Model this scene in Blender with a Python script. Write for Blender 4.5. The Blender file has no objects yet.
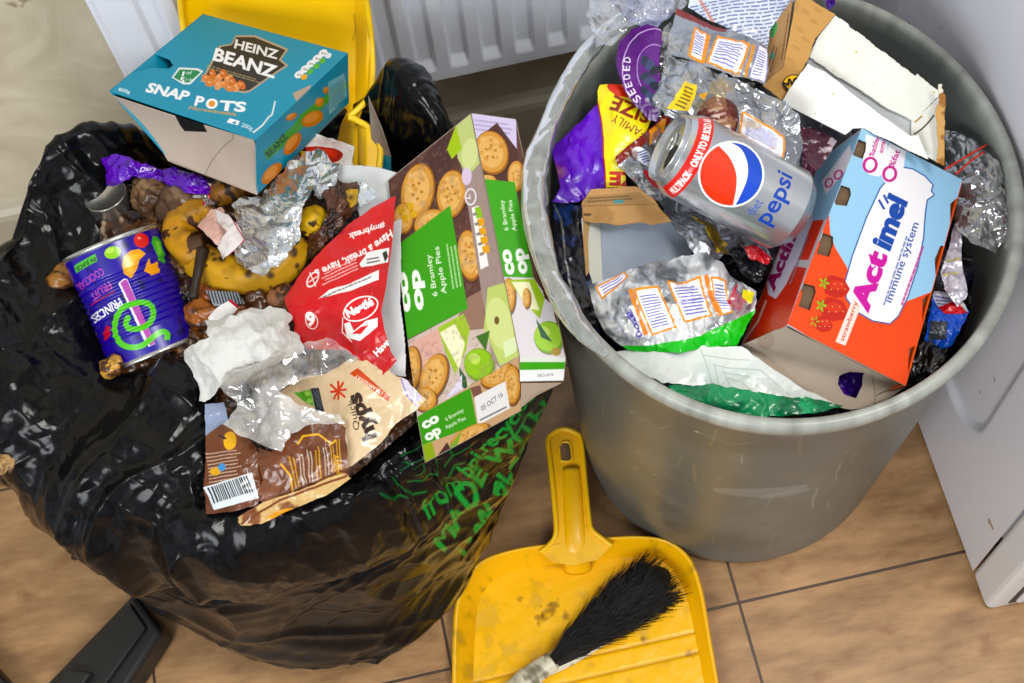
import bpy, math, random
import numpy as np
from mathutils import Vector, Matrix

# ---------------------------------------------------------------- camera
SC = bpy.context.scene
COL = SC.collection
CAM = np.array([0.0, 0.0, 1.4597])
PITCH, ROLL, YAW, FPX = 1.12581, -0.145908, -0.0785946, 1423.02
_cy, _sy = math.cos(YAW), math.sin(YAW)
FW = np.array([-_sy*math.cos(PITCH), _cy*math.cos(PITCH), -math.sin(PITCH)])
_r = np.array([_cy, _sy, 0.0]); _u = np.cross(_r, FW)
RT = math.cos(ROLL)*_r + math.sin(ROLL)*_u
UP = -math.sin(ROLL)*_r + math.cos(ROLL)*_u
cam = bpy.data.objects.new('camera', bpy.data.cameras.new('camera'))
COL.objects.link(cam); SC.camera = cam
cam.matrix_world = Matrix(((RT[0], UP[0], -FW[0], CAM[0]), (RT[1], UP[1], -FW[1], CAM[1]), (RT[2], UP[2], -FW[2], CAM[2]), (0, 0, 0, 1)))
cam.data.sensor_width = 36.0; cam.data.sensor_fit = 'HORIZONTAL'
cam.data.lens = FPX/1024*36; cam.data.clip_start = 0.05
cam.data.dof.use_dof = False

# ---------------------------------------------------------------- light and exposure
wd = bpy.data.worlds.new('room_world'); SC.world = wd; wd.use_nodes = True
wd.node_tree.nodes['Background'].inputs[0].default_value = (0.92, 0.96, 1.0, 1)
wd.node_tree.nodes['Background'].inputs[1].default_value = 0.5
_wn = wd.node_tree; _tc = _wn.nodes.new('ShaderNodeTexCoord'); _nz = _wn.nodes.new('ShaderNodeTexNoise'); _nz.inputs['Scale'].default_value = 2.2; _nz.inputs['Detail'].default_value = 2  # patchy world brightness added to give the foil contrasting reflections
_mr = _wn.nodes.new('ShaderNodeMapRange'); _mr.inputs['From Min'].default_value = 0.40; _mr.inputs['From Max'].default_value = 0.62; _mr.inputs['To Min'].default_value = 0.16; _mr.inputs['To Max'].default_value = 0.95
_wn.links.new(_tc.outputs['Generated'], _nz.inputs['Vector']); _wn.links.new(_nz.outputs['Fac'], _mr.inputs['Value']); _wn.links.new(_mr.outputs['Result'], _wn.nodes['Background'].inputs[1])
def area(name, loc, target, sx, sy, power, col):
    l = bpy.data.lights.new(name, 'AREA'); l.shape = 'RECTANGLE'; l.size = sx; l.size_y = sy; l.energy = power; l.color = col
    o = bpy.data.objects.new(name, l); COL.objects.link(o); o.location = loc
    o.rotation_euler = (Vector(target)-Vector(loc)).to_track_quat('-Z', 'Y').to_euler(); return o
area('ceiling_lamp_light', (0.7, 0.0, 2.2), (0.1, 0.6, 0.3), 0.5, 0.5, 24, (1.0, 0.97, 0.92))
area('left_fill_light', (-1.1, -1.1, 1.7), (0.0, 0.9, 0.35), 1.1, 0.9, 40, (0.95, 0.98, 1.0))  # unseen fill added at the left front to brighten wall and appliance
SC.view_settings.view_transform = 'Standard'; SC.view_settings.look = 'None'
SC.view_settings.exposure = -0.1; SC.view_settings.gamma = 1.0; SC.view_settings.use_curve_mapping = False

# ---------------------------------------------------------------- helpers: places, noise, colour
def at(px, py, z):
    d = FW + RT*((px-512.0)/FPX) - UP*((py-341.5)/FPX)
    return CAM + d*((z-CAM[2])/d[2])
def hexc(h):
    if not isinstance(h, str): return np.array(h, float)
    return np.array([int(h[i:i+2], 16)/255 for i in (0, 2, 4)])
def lin(c):
    c = np.asarray(c, float); return np.where(c <= 0.04045, c/12.92, ((c+0.055)/1.055)**2.4)
def _hash(ix, iy, seed):
    h = (ix.astype(np.int64)*374761393 + iy.astype(np.int64)*668265263 + int(seed)*1442695041) & 0xffffffff
    h = ((h ^ (h >> 13))*1274126177) & 0xffffffff
    h = (h ^ (h >> 16)) & 0xffffffff
    h = (h*2246822519) & 0xffffffff
    return ((h ^ (h >> 15)) & 0xffffff)/float(0xffffff)*2-1
def vn(x, y, seed=0):
    x = np.asarray(x, float); y = np.asarray(y, float)
    ix = np.floor(x); iy = np.floor(y); fx = x-ix; fy = y-iy
    fx = fx*fx*(3-2*fx); fy = fy*fy*(3-2*fy)
    a = _hash(ix, iy, seed); b = _hash(ix+1, iy, seed); c = _hash(ix, iy+1, seed); d = _hash(ix+1, iy+1, seed)
    return (a*(1-fx)+b*fx)*(1-fy)+(c*(1-fx)+d*fx)*fy
def fbm(x, y, seed=0, o=4):
    s = 0; a = 1
    for k in range(o):
        s = s+a*vn(x*2**k, y*2**k, seed+k*17); a *= 0.5
    return s
def facet(x, y, seed=0):
    """creased piecewise-planar noise"""
    x0 = x+0.45*vn(x*0.9+5, y*0.9, seed+3); y0 = y+0.45*vn(x*0.9, y*0.9+9, seed+4)
    ix = np.floor(x0); iy = np.floor(y0); fx = x0-ix; fy = y0-iy
    a = _hash(ix, iy, seed); b = _hash(ix+1, iy, seed); c = _hash(ix, iy+1, seed); d = _hash(ix+1, iy+1, seed)
    lo = a+(b-a)*fx+(d-b)*fy; hi = a+(d-c)*fx+(c-a)*fy
    return np.where(fx > fy, lo, hi)
def crumple(x, y, seed=0, o=3):
    s = 0; a = 1; f = 1
    for k in range(o):
        t = 0.7+1.3*k+seed; X = x*math.cos(t)-y*math.sin(t); Y = x*math.sin(t)+y*math.cos(t)
        s = s+a*facet(X*f, Y*f, seed+31*k); a *= 0.5; f *= 2.1
    return s
def cr1(P, t):
    """Catmull-Rom through P (n, ...) at t in 0..1"""
    P = np.asarray(P, float); n = len(P)
    x = np.clip(t, 0, 1)*(n-1); i = np.minimum(np.floor(x).astype(int), n-2); f = x-i
    f = f.reshape(f.shape+(1,)*(P.ndim-1))
    if n == 2: return P[i]*(1-f)+P[i+1]*f
    E = np.concatenate([[2*P[0]-P[1]], P, [2*P[-1]-P[-2]]])
    a, b, c, d = E[i], E[i+1], E[i+2], E[i+3]
    return 0.5*((2*b)+(c-a)*f+(2*a-5*b+4*c-d)*f*f+(3*b-a-3*c+d)*f**3)
def surf(G, U, V):
    """G (rows, cols, k): tensor Catmull-Rom on 1-D arrays U, V -> (len V, len U, k)"""
    A = cr1(np.asarray(G, float), V)
    B = cr1(np.swapaxes(A, 0, 1), U)
    return np.swapaxes(B, 0, 1)

# ---------------------------------------------------------------- helpers: glyphs and printed pattern
_gl = {}
def glyphs(s, bold=0.0):
    k = (s, bold)
    if k in _gl: return _gl[k]
    cu = bpy.data.curves.new('t', 'FONT'); cu.body = s; cu.offset = bold; cu.resolution_u = 3
    ob = bpy.data.objects.new('t', cu); COL.objects.link(ob)
    bpy.context.view_layer.update()
    dg = bpy.context.evaluated_depsgraph_get(); oe = ob.evaluated_get(dg); me = oe.to_mesh()
    me.calc_loop_triangles()
    v = np.empty(len(me.vertices)*3); me.vertices.foreach_get('co', v); v = v.reshape(-1, 3)[:, :2]
    tr = np.empty(len(me.loop_triangles)*3, int); me.loop_triangles.foreach_get('vertices', tr); tr = tr.reshape(-1, 3)
    out = v[tr]
    oe.to_mesh_clear(); bpy.data.objects.remove(ob); bpy.data.curves.remove(cu)
    _gl[k] = out; return out

class Cv:
    """printed pattern of one sheet. pts given in the frame of grid G (cols x rows of 2-D marks) or directly in mm"""
    def __init__(s, w, h, res, bg, metal=0.0, G=None):
        s.w, s.h, s.res = w, h, res
        s.nx = max(3, int(w*res)+1); s.ny = max(3, int(h*res)+1)
        s.im = np.zeros((s.ny, s.nx, 4)); s.im[..., :3] = hexc(bg); s.im[..., 3] = metal
        s.keep = np.ones((s.ny, s.nx), bool)
        s.T = None; s.fn = None
        if G is not None:
            n = 41; t = np.linspace(-0.15, 1.15, n); tc = np.clip(t, 0, 1)
            S = surf(G, tc, tc)
            du = (surf(G, np.array([0.0, 0.02, 0.98, 1.0]), tc))
            dv = (surf(G, tc, np.array([0.0, 0.02, 0.98, 1.0])))
            for i, q in enumerate(t):
                if q < 0: S[:, i] += (du[:, 1]-du[:, 0])/0.02*q
                if q > 1: S[:, i] += (du[:, 3]-du[:, 2])/0.02*(q-1)
            for i, q in enumerate(t):
                if q < 0: S[i] += (dv[1]-dv[0])/0.02*q
                if q > 1: S[i] += (dv[3]-dv[2])/0.02*(q-1)
            s.T = (t, S)
    def xf(s, P):
        P = np.asarray(P, float).reshape(-1, 2)
        if s.fn is not None: P = np.array([s.fn(*p) for p in P])
        if s.T is None: return P*np.array([(s.nx-1)/s.w, (s.ny-1)/s.h])
        t, S = s.T; n = len(t); st = t[1]-t[0]; out = np.empty_like(P)
        F = S.reshape(-1, 2)
        for k, p in enumerate(P):
            d = ((F-p)**2).sum(1); j = int(d.argmin()); a, b = divmod(j, n)
            a = min(max(a, 1), n-2); b = min(max(b, 1), n-2)
            Ju = (S[a, b+1]-S[a, b-1])/(2*st); Jv = (S[a+1, b]-S[a-1, b])/(2*st)
            e = p-S[a, b]; D = Ju[0]*Jv[1]-Ju[1]*Jv[0]
            if abs(D) < 1e-9: D = 1e-9
            du = (e[0]*Jv[1]-e[1]*Jv[0])/D; dv = (Ju[0]*e[1]-Ju[1]*e[0])/D
            du = max(-2*st, min(2*st, du)) if 1 < b < n-2 else du
            dv = max(-2*st, min(2*st, dv)) if 1 < a < n-2 else dv
            out[k] = ((t[b]+du)*(s.nx-1), (t[a]+dv)*(s.ny-1))
        return out
    def cover(s, E):
        SS = 3; E = np.asarray(E, float)
        x0 = max(int(np.floor(E[:, [0, 2]].min()))-1, 0); x1 = min(int(np.ceil(E[:, [0, 2]].max()))+2, s.nx)
        y0 = max(int(np.floor(E[:, [1, 3]].min()))-1, 0); y1 = min(int(np.ceil(E[:, [1, 3]].max()))+2, s.ny)
        if x1 <= x0 or y1 <= y0: return None
        W, H = (x1-x0)*SS, (y1-y0)*SS
        e = (E+0.5-np.array([x0, y0, x0, y0]))*SS
        ya = e[:, 1].copy(); yb = e[:, 3].copy(); xa = e[:, 0].copy(); xb = e[:, 2].copy()
        sw = ya > yb; ya[sw], yb[sw] = yb[sw], ya[sw].copy(); xa[sw], xb[sw] = xb[sw], xa[sw].copy()
        r0 = np.clip(np.ceil(ya-0.5), 0, H).astype(int); r1 = np.clip(np.ceil(yb-0.5), 0, H).astype(int)
        n = np.maximum(r1-r0, 0); tot = n.sum()
        g = np.zeros((H, W+1), np.int32)
        if tot:
            idx = np.repeat(np.arange(len(e)), n); off = np.arange(tot)-np.repeat(np.cumsum(n)-n, n)
            row = r0[idx]+off; yc = row+0.5
            x = xa[idx]+(yc-ya[idx])*(xb-xa)[idx]/np.maximum((yb-ya)[idx], 1e-9)
            np.add.at(g, (row, np.clip(np.ceil(x-0.5), 0, W).astype(int)), 1)
        m = (np.cumsum(g, 1)[:, :W] & 1).reshape(y1-y0, SS, x1-x0, SS).mean((1, 3))
        return x0, x1, y0, y1, m
    def _put(s, E, col, a=1.0, metal=0.0, cut=False):
        r = s.cover(E)
        if r is None: return
        x0, x1, y0, y1, m = r
        if cut: s.keep[y0:y1, x0:x1] &= m < 0.5; return
        m = (m*a)[..., None]; t = np.append(hexc(col), metal)
        s.im[y0:y1, x0:x1] = s.im[y0:y1, x0:x1]*(1-m)+t*m
    @staticmethod
    def loop(q): return np.concatenate([q, np.roll(q, -1, 0)], 1)
    def poly(s, P, col, a=1.0, metal=0.0):
        s._put(s.loop(s.xf(P)), col, a, metal); return s
    def hole(s, P): s._put(s.loop(s.xf(P)), 0, cut=True); return s
    def outline(s, P):
        """keep only the inside"""
        r = s.cover(s.loop(s.xf(P))); k = np.zeros_like(s.keep)
        if r is not None: x0, x1, y0, y1, m = r; k[y0:y1, x0:x1] = m >= 0.5
        s.keep &= k; return s
    def ell(s, cx, cy, rx, ry, col, rot=0.0, a=1.0, metal=0.0):
        t = np.linspace(0, 2*np.pi, 28, endpoint=False); c, q = math.cos(rot), math.sin(rot)
        X = rx*np.cos(t); Y = ry*np.sin(t)
        return s.poly(np.stack([cx+c*X-q*Y, cy+q*X+c*Y], 1), col, a, metal)
    def line(s, P, wd, col, a=1.0, metal=0.0):
        P = np.asarray(P, float)
        for p, q in zip(P[:-1], P[1:]):
            d = q-p; L = np.hypot(*d) or 1e-6; n = np.array([-d[1], d[0]])/L*wd/2; e = d/L*wd*0.2
            s.poly([p+n-e, q+n+e, q-n+e, p-n-e], col, a, metal)
        return s
    def text(s, t, p0, p1, h, col, bold=0.0, ital=0.0, flip=1, a=1.0, arc=0.0):
        """baseline from p0 to p1 (in the sheet's marks), cap height h; flip=-1 when marks run y-up"""
        g = glyphs(t, bold); p0 = np.asarray(p0, float); p1 = np.asarray(p1, float)
        if not len(g): return s
        L = g[..., 0].max(); x = g[..., 0]/L; y = g[..., 1]/0.73*h
        d = p1-p0; e = d/np.hypot(*d); u = np.array([e[1], -e[0]])*flip
        x = x+ital*y/np.hypot(*d)
        y = y+arc*np.hypot(*d)*4*x*(1-x)
        Q = p0+x[..., None]*d+y[..., None]*u
        Q = s.xf(Q.reshape(-1, 2)).reshape(-1, 3, 2)
        E = np.concatenate([np.concatenate([Q[:, i], Q[:, (i+1) % 3]], 1) for i in range(3)])
        s._put(E, col, a); return s
    def tiny(s, a, b, c, rows, col, seed=1, th=0.45, fill=0.85, al=0.8):
        """rows of unreadable small print filling the parallelogram a (start) b (line end) c (last line start)"""
        rr = random.Random(seed); a, b, c = [np.asarray(q, float) for q in (a, b, c)]
        d = b-a; L = np.hypot(*d); hh = np.hypot(*(c-a))/max(rows, 1)
        for k in range(rows):
            o = a+(c-a)*(k+0.5)/rows; x = 0
            end = rr.uniform(fill, 1)
            while x < end:
                w = rr.uniform(0.03, 0.1)
                s.line([o+d*x, o+d*min(x+w, end)], hh*th, col, al); x += w+0.022
        return s
    def speck(s, n, col, seed=0, r=(0.5, 1.5), a=0.8, box=(0, 0, 1, 1)):
        rr = random.Random(seed); T = (s.T, s.fn); s.T = s.fn = None
        for k in range(n):
            s.ell(rr.uniform(box[0], box[2])*s.w, rr.uniform(box[1], box[3])*s.h, rr.uniform(*r), rr.uniform(*r), col, rr.uniform(0, 3), a)
        s.T, s.fn = T; return s
    def mottle(s, col, scale, lo, hi, seed=0, a=1.0, metal=None):
        """blend a second colour in by noise, scale in mm"""
        y, x = np.mgrid[0:s.ny, 0:s.nx]; n = fbm(x/s.res/scale, y/s.res/scale, seed, 4)
        m = np.clip((n-lo)/(hi-lo), 0, 1)[..., None]*a
        t = s.im.copy(); t[..., :3] = hexc(col)
        if metal is not None: t[..., 3] = metal
        s.im = s.im*(1-m)+t*m; return s

# ---------------------------------------------------------------- helpers: materials
def mat(name, rough=0.5, color=None, metal=None, spec=0.5, coat=0.0, bump=0.0, bscale=200.0, sheen=0.0, sss=0.0, val=1.0, nodes=None):
    m = bpy.data.materials.new(name); m.use_nodes = True; nt = m.node_tree; b = nt.nodes['Principled BSDF']
    b.inputs['Roughness'].default_value = rough; b.inputs['Specular IOR Level'].default_value = spec
    b.inputs['Coat Weight'].default_value = coat; b.inputs['Coat Roughness'].default_value = 0.1
    b.inputs['Subsurface Weight'].default_value = sss; b.inputs['Subsurface Radius'].default_value = (0.004, 0.002, 0.001)
    if color is None:
        a = nt.nodes.new('ShaderNodeAttribute'); a.attribute_name = 'Col'
        hs = nt.nodes.new('ShaderNodeHueSaturation'); hs.inputs['Saturation'].default_value = 1.06; hs.inputs['Value'].default_value = val
        nt.links.new(a.outputs['Color'], hs.inputs['Color']); nt.links.new(hs.outputs['Color'], b.inputs['Base Color'])
        if metal is None: nt.links.new(a.outputs['Alpha'], b.inputs['Metallic'])
    else: b.inputs['Base Color'].default_value = (*lin(hexc(color)), 1)
    if metal is not None: b.inputs['Metallic'].default_value = metal
    if bump:
        tc = nt.nodes.new('ShaderNodeTexCoord'); n = nt.nodes.new('ShaderNodeTexNoise'); n.inputs['Scale'].default_value = bscale; n.inputs['Detail'].default_value = 4
        bp = nt.nodes.new('ShaderNodeBump'); bp.inputs['Strength'].default_value = bump; bp.inputs['Distance'].default_value = 0.002
        nt.links.new(tc.outputs['Object'], n.inputs['Vector']); nt.links.new(n.outputs['Fac'], bp.inputs['Height']); nt.links.new(bp.outputs['Normal'], b.inputs['Normal'])
    if nodes: nodes(nt, b)
    return m
def film(name, tint, cover, rough=0.1, shine=0.5, scale=40.0, spread=0.25):
    """thin plastic film: see-through, with a faint milky body that varies over the sheet, and glossy reflections"""
    m = bpy.data.materials.new(name); m.use_nodes = True; nt = m.node_tree; nt.nodes.clear(); N = nt.nodes.new; L = nt.links.new
    out = N('ShaderNodeOutputMaterial'); tr = N('ShaderNodeBsdfTransparent'); df = N('ShaderNodeBsdfDiffuse'); gl = N('ShaderNodeBsdfGlossy')
    df.inputs['Color'].default_value = (*tint, 1); gl.inputs['Roughness'].default_value = rough; gl.inputs['Color'].default_value = (0.95, 0.96, 0.97, 1)
    tc = N('ShaderNodeTexCoord'); n = N('ShaderNodeTexNoise'); n.inputs['Scale'].default_value = scale; n.inputs['Detail'].default_value = 5; n.inputs['Distortion'].default_value = 1.0; L(tc.outputs['Object'], n.inputs['Vector'])
    mr = N('ShaderNodeMapRange'); mr.inputs['From Min'].default_value = 0.35; mr.inputs['From Max'].default_value = 0.7; mr.inputs['To Min'].default_value = max(0, cover-spread); mr.inputs['To Max'].default_value = min(1, cover+spread); L(n.outputs['Fac'], mr.inputs['Value'])
    m1 = N('ShaderNodeMixShader'); L(mr.outputs['Result'], m1.inputs[0]); L(tr.outputs[0], m1.inputs[1]); L(df.outputs[0], m1.inputs[2])
    fr = N('ShaderNodeFresnel'); fr.inputs['IOR'].default_value = 1.6; mu = N('ShaderNodeMath'); mu.operation = 'MULTIPLY_ADD'; mu.use_clamp = True; mu.inputs[1].default_value = shine*2; mu.inputs[2].default_value = shine*0.08; L(fr.outputs[0], mu.inputs[0])
    m2 = N('ShaderNodeMixShader'); L(mu.outputs[0], m2.inputs[0]); L(m1.outputs[0], m2.inputs[1]); L(gl.outputs[0], m2.inputs[2]); L(m2.outputs[0], out.inputs[0])
    return m
M = {}
M['card'] = mat('printed_card', 0.34, spec=0.3, bump=0.05, bscale=500, val=0.78)
M['board'] = mat('plain_board', 0.75, spec=0.25, val=0.92, bump=0.15, bscale=300)
M['paper'] = mat('paper', 0.8, spec=0.2, val=0.88, bump=0.2, bscale=250)
M['wrap'] = mat('glossy_wrapper', 0.26, spec=0.55, val=0.88)
M['foil'] = mat('foil', 0.27, spec=0.6)
M['organic'] = mat('organic', 0.5, spec=0.4, val=0.82, bump=0.4, bscale=120)
M['wet'] = mat('wet_food', 0.32, spec=0.5, val=0.8, bump=0.5, bscale=90)
M['sack'] = mat('black_polythene', 0.2, spec=0.2)
M['binplastic'] = mat('bin_plastic', 0.38, spec=0.5, bump=0.06, bscale=160)
M['yplastic'] = mat('yellow_plastic', 0.33, spec=0.5, bump=0.04, bscale=120)
M['blackplastic'] = mat('black_plastic', 0.42, color='121214', metal=0.0, bump=0.06, bscale=600)
M['clear'] = film('clear_film', (0.62, 0.64, 0.68), 0.10, 0.06, 1.3, 60, 0.16)
M['milky'] = film('milky_film', (0.66, 0.63, 0.60), 0.42, 0.14, 0.8, 22, 0.34)
M['liner'] = film('grey_liner', (0.30, 0.32, 0.31), 0.62, 0.24, 0.32, 40, 0.3)

# ---------------------------------------------------------------- helpers: meshes
def link(name, me, m, parent=None):
    o = bpy.data.objects.new(name, me); COL.objects.link(o); me.materials.append(m)
    if parent is not None: o.parent = parent
    return o
def quads(name, P, m, parent=None, cols=None, keep=None, wrap=False, thick=0.0, smooth=True):
    """P (ny, nx, 3) -> one grid mesh; wrap joins the last column to the first"""
    ny, nx = P.shape[:2]; ii = np.arange(ny*nx).reshape(ny, nx)
    if wrap: ii = np.concatenate([ii, ii[:, :1]], 1)
    F = np.stack([ii[:-1, :-1], ii[:-1, 1:], ii[1:, 1:], ii[1:, :-1]], -1).reshape(-1, 4)
    if keep is not None:
        kk = np.concatenate([keep, keep[:, :1]], 1) if wrap else keep
        kf = (kk[:-1, :-1] & kk[:-1, 1:] & kk[1:, 1:] & kk[1:, :-1]).ravel(); F = F[kf]
    V = P.reshape(-1, 3); C = None if cols is None else cols.reshape(-1, 4)
    if keep is not None:
        used = np.zeros(len(V), bool); used[F.ravel()] = True; mp = np.cumsum(used)-1; F = mp[F]; V = V[used]
        if C is not None: C = C[used]
    me = bpy.data.meshes.new(name)
    me.vertices.add(len(V)); me.vertices.foreach_set('co', V.astype(np.float32).ravel())
    me.loops.add(F.size); me.loops.foreach_set('vertex_index', F.astype(np.int32).ravel())
    me.polygons.add(len(F)); me.polygons.foreach_set('loop_start', np.arange(0, F.size, 4, dtype=np.int32))
    me.update(calc_edges=True)
    me.polygons.foreach_set('use_smooth', np.full(len(F), smooth))
    if C is not None:
        at_ = me.color_attributes.new('Col', 'FLOAT_COLOR', 'POINT')
        c = C.copy(); c[:, :3] = lin(np.clip(c[:, :3], 0, 1)); at_.data.foreach_set('color', c.astype(np.float32).ravel())
    me.validate()
    o = link(name, me, m, parent)
    if thick:
        md = o.modifiers.new('thickness', 'SOLIDIFY'); md.thickness = thick; md.offset = -1
    return o
def normals(P, wrap=False):
    if wrap:
        du = (np.roll(P, -1, 1)-np.roll(P, 1, 1))
    else: du = np.gradient(P, axis=1)
    dv = np.gradient(P, axis=0); n = np.cross(du, dv); return n/np.maximum(np.linalg.norm(n, axis=-1, keepdims=True), 1e-12)
def G3(ctrl): return np.array([[at(*q) for q in row] for row in ctrl])
def sheet(name, ctrl, res, bg, m, draw=None, parent=None, disp=None, thick=0.0, metal=0.0, world=False):
    """ctrl: rows (first row = one edge ... last row) of marks (px, py, z), or of world points when world"""
    G = np.array(ctrl, float) if world else G3(ctrl)
    t = np.linspace(0, 1, 12); S = surf(G, t, t)
    w = np.linalg.norm(np.diff(S, axis=1), axis=2).sum(1).mean()*1000; h = np.linalg.norm(np.diff(S, axis=0), axis=2).sum(0).mean()*1000
    c = Cv(w, h, res, bg, metal, None if world else np.array(ctrl, float)[..., :2])
    if draw: draw(c)
    P = surf(G, np.linspace(0, 1, c.nx), np.linspace(0, 1, c.ny))
    if disp:
        y, x = np.mgrid[0:c.ny, 0:c.nx]; P = P+normals(P)*disp(x/(c.nx-1), y/(c.ny-1), w, h)[..., None]
    return quads(name, P, m, parent, c.im, c.keep, thick=thick)
def tag(o, label, cat, group=None, kind=None):
    if label: o['label'] = label
    if cat: o['category'] = cat
    if group: o['group'] = group
    if kind: o['kind'] = kind
    return o
def empty(name, loc, label, cat, group=None):
    o = bpy.data.objects.new(name, None); COL.objects.link(o); o.empty_display_size = 0.02
    o.location = (0, 0, 0); tag(o, label, cat, group)
    ROOTS.append((o, tuple(loc))); return o
ROOTS = []
def struct(o): o['kind'] = 'structure'; return o
def meshobj(name, V, F, m, parent=None, smooth=False, bevel=0.0):
    me = bpy.data.meshes.new(name); me.from_pydata([tuple(v) for v in V], [], F); me.update()
    me.polygons.foreach_set('use_smooth', [smooth]*len(me.polygons))
    o = link(name, me, m, parent)
    if bevel:
        b = o.modifiers.new('bevel', 'BEVEL'); b.width = bevel; b.segments = 3
    return o
def box(name, a, b, m, parent=None, bevel=0.0):
    x0, y0, z0 = a; x1, y1, z1 = b
    V = [(x0, y0, z0), (x1, y0, z0), (x1, y1, z0), (x0, y1, z0), (x0, y0, z1), (x1, y0, z1), (x1, y1, z1), (x0, y1, z1)]
    return meshobj(name, V, [(0, 3, 2, 1), (4, 5, 6, 7), (0, 1, 5, 4), (1, 2, 6, 5), (2, 3, 7, 6), (3, 0, 4, 7)], m, parent, bevel=bevel)
def tube(name, P, r, m, parent=None, n=10, closed=False, col=None, k=4, flat=1.0, colf=None, disp=None):
    """swept tube through points P; r scalar or per-point list"""
    P = np.asarray(P, float); N = max(8, (len(P)-1)*k*2) if k else len(P)
    t = np.linspace(0, 1, N)
    Q = cr1(P, t) if k else P; R = cr1(np.asarray(r if np.ndim(r) else [r]*len(P), float), t)
    T = np.gradient(Q, axis=0); T /= np.linalg.norm(T, axis=1, keepdims=True)
    ref = np.array([0, 0, 1.0]) if abs(T[:, 2]).mean() < 0.8 else np.array([0, 1.0, 0])
    A = np.cross(T, ref); A /= np.linalg.norm(A, axis=1, keepdims=True); B = np.cross(A, T)
    th = np.linspace(0, 2*np.pi, n, endpoint=False)
    S = Q[:, None]+(A[:, None]*np.cos(th)[None, :, None]+B[:, None]*np.sin(th)[None, :, None]*flat)*R[:, None, None]
    if not closed:
        S = np.concatenate([Q[None, :1].repeat(n, 1)+(S[:1]-Q[:1, None])*0.02, S, Q[None, -1:].repeat(n, 1)+(S[-1:]-Q[-1:, None])*0.02])
    else: S = np.concatenate([S, S[:1]])
    if disp is not None:
        c = S.mean(1, keepdims=True); v, u = np.mgrid[0:S.shape[0], 0:n]
        S = c+(S-c)*(1+disp(u/n, v/S.shape[0]))[..., None]
    cc = None
    if col is not None: cc = np.zeros(S.shape[:2]+(4,)); cc[..., :3] = hexc(col)
    if colf is not None:
        v, u = np.mgrid[0:S.shape[0], 0:n]; cc = np.concatenate([colf(u/n, v/S.shape[0]), np.zeros(S.shape[:2]+(1,))], 2)
    return quads(name, S, m, parent, cc, wrap=True)

# ================================================================= THE ROOM
WALL_Y = 0.960; RAD_Y = 0.872; MACH_X = 0.462
def floor_nodes(nt, b):
    L = nt.links.new; N = nt.nodes.new
    tc = N('ShaderNodeTexCoord'); mp = N('ShaderNodeMapping'); L(tc.outputs['Object'], mp.inputs[0])
    br = N('ShaderNodeTexBrick'); br.offset = 0.0; br.squash = 1.0
    br.inputs['Scale'].default_value = 1.0; br.inputs['Brick Width'].default_value = 0.3045; br.inputs['Row Height'].default_value = 0.305
    br.inputs['Mortar Size'].default_value = 0.0017; br.inputs['Mortar Smooth'].default_value = 0.2
    mp.inputs['Location'].default_value = (0.388, -0.0405, 0); L(mp.outputs[0], br.inputs['Vector'])
    m2 = N('ShaderNodeMapping'); m2.inputs['Rotation'].default_value = (0, 0, 0.5); m2.inputs['Scale'].default_value = (7, 24, 5); L(tc.outputs['Object'], m2.inputs[0])
    n1 = N('ShaderNodeTexNoise'); n1.inputs['Scale'].default_value = 1.6; n1.inputs['Detail'].default_value = 9; n1.inputs['Roughness'].default_value = 0.65; L(m2.outputs[0], n1.inputs['Vector'])
    rp = N('ShaderNodeValToRGB'); e = rp.color_ramp.elements; e[0].position = 0.34; e[1].position = 0.66
    e[0].color = (*lin(hexc('86623e')), 1); e[1].color = (*lin(hexc('b98f62')), 1); L(n1.outputs['Fac'], rp.inputs[0])
    n2 = N('ShaderNodeTexNoise'); n2.inputs['Scale'].default_value = 26; n2.inputs['Detail'].default_value = 6; L(tc.outputs['Object'], n2.inputs['Vector'])
    r2 = N('ShaderNodeValToRGB'); f = r2.color_ramp.elements; f[0].position = 0.60; f[1].position = 0.78; f[0].color = (0, 0, 0, 1); f[1].color = (1, 1, 1, 1); L(n2.outputs['Fac'], r2.inputs[0])
    mx = N('ShaderNodeMix'); mx.data_type = 'RGBA'; mx.inputs['B'].default_value = (*lin(hexc('8a5c38')), 1); L(r2.outputs['Color'], mx.inputs['Factor']); L(rp.outputs['Color'], mx.inputs['A'])
    mg = N('ShaderNodeMix'); mg.data_type = 'RGBA'; mg.inputs['B'].default_value = (*lin(hexc('4a382a')), 1)
    L(br.outputs['Fac'], mg.inputs['Factor']); L(mx.outputs['Result'], mg.inputs['A']); L(mg.outputs['Result'], b.inputs['Base Color'])
    bp = N('ShaderNodeBump'); bp.inputs['Strength'].default_value = 0.3; bp.inputs['Distance'].default_value = 0.001; bp.invert = True; L(br.outputs['Fac'], bp.inputs['Height']); L(bp.outputs['Normal'], b.inputs['Normal'])
M['floor'] = mat('floor_tiles', 0.38, color='c8a27a', metal=0.0, nodes=floor_nodes)
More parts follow.
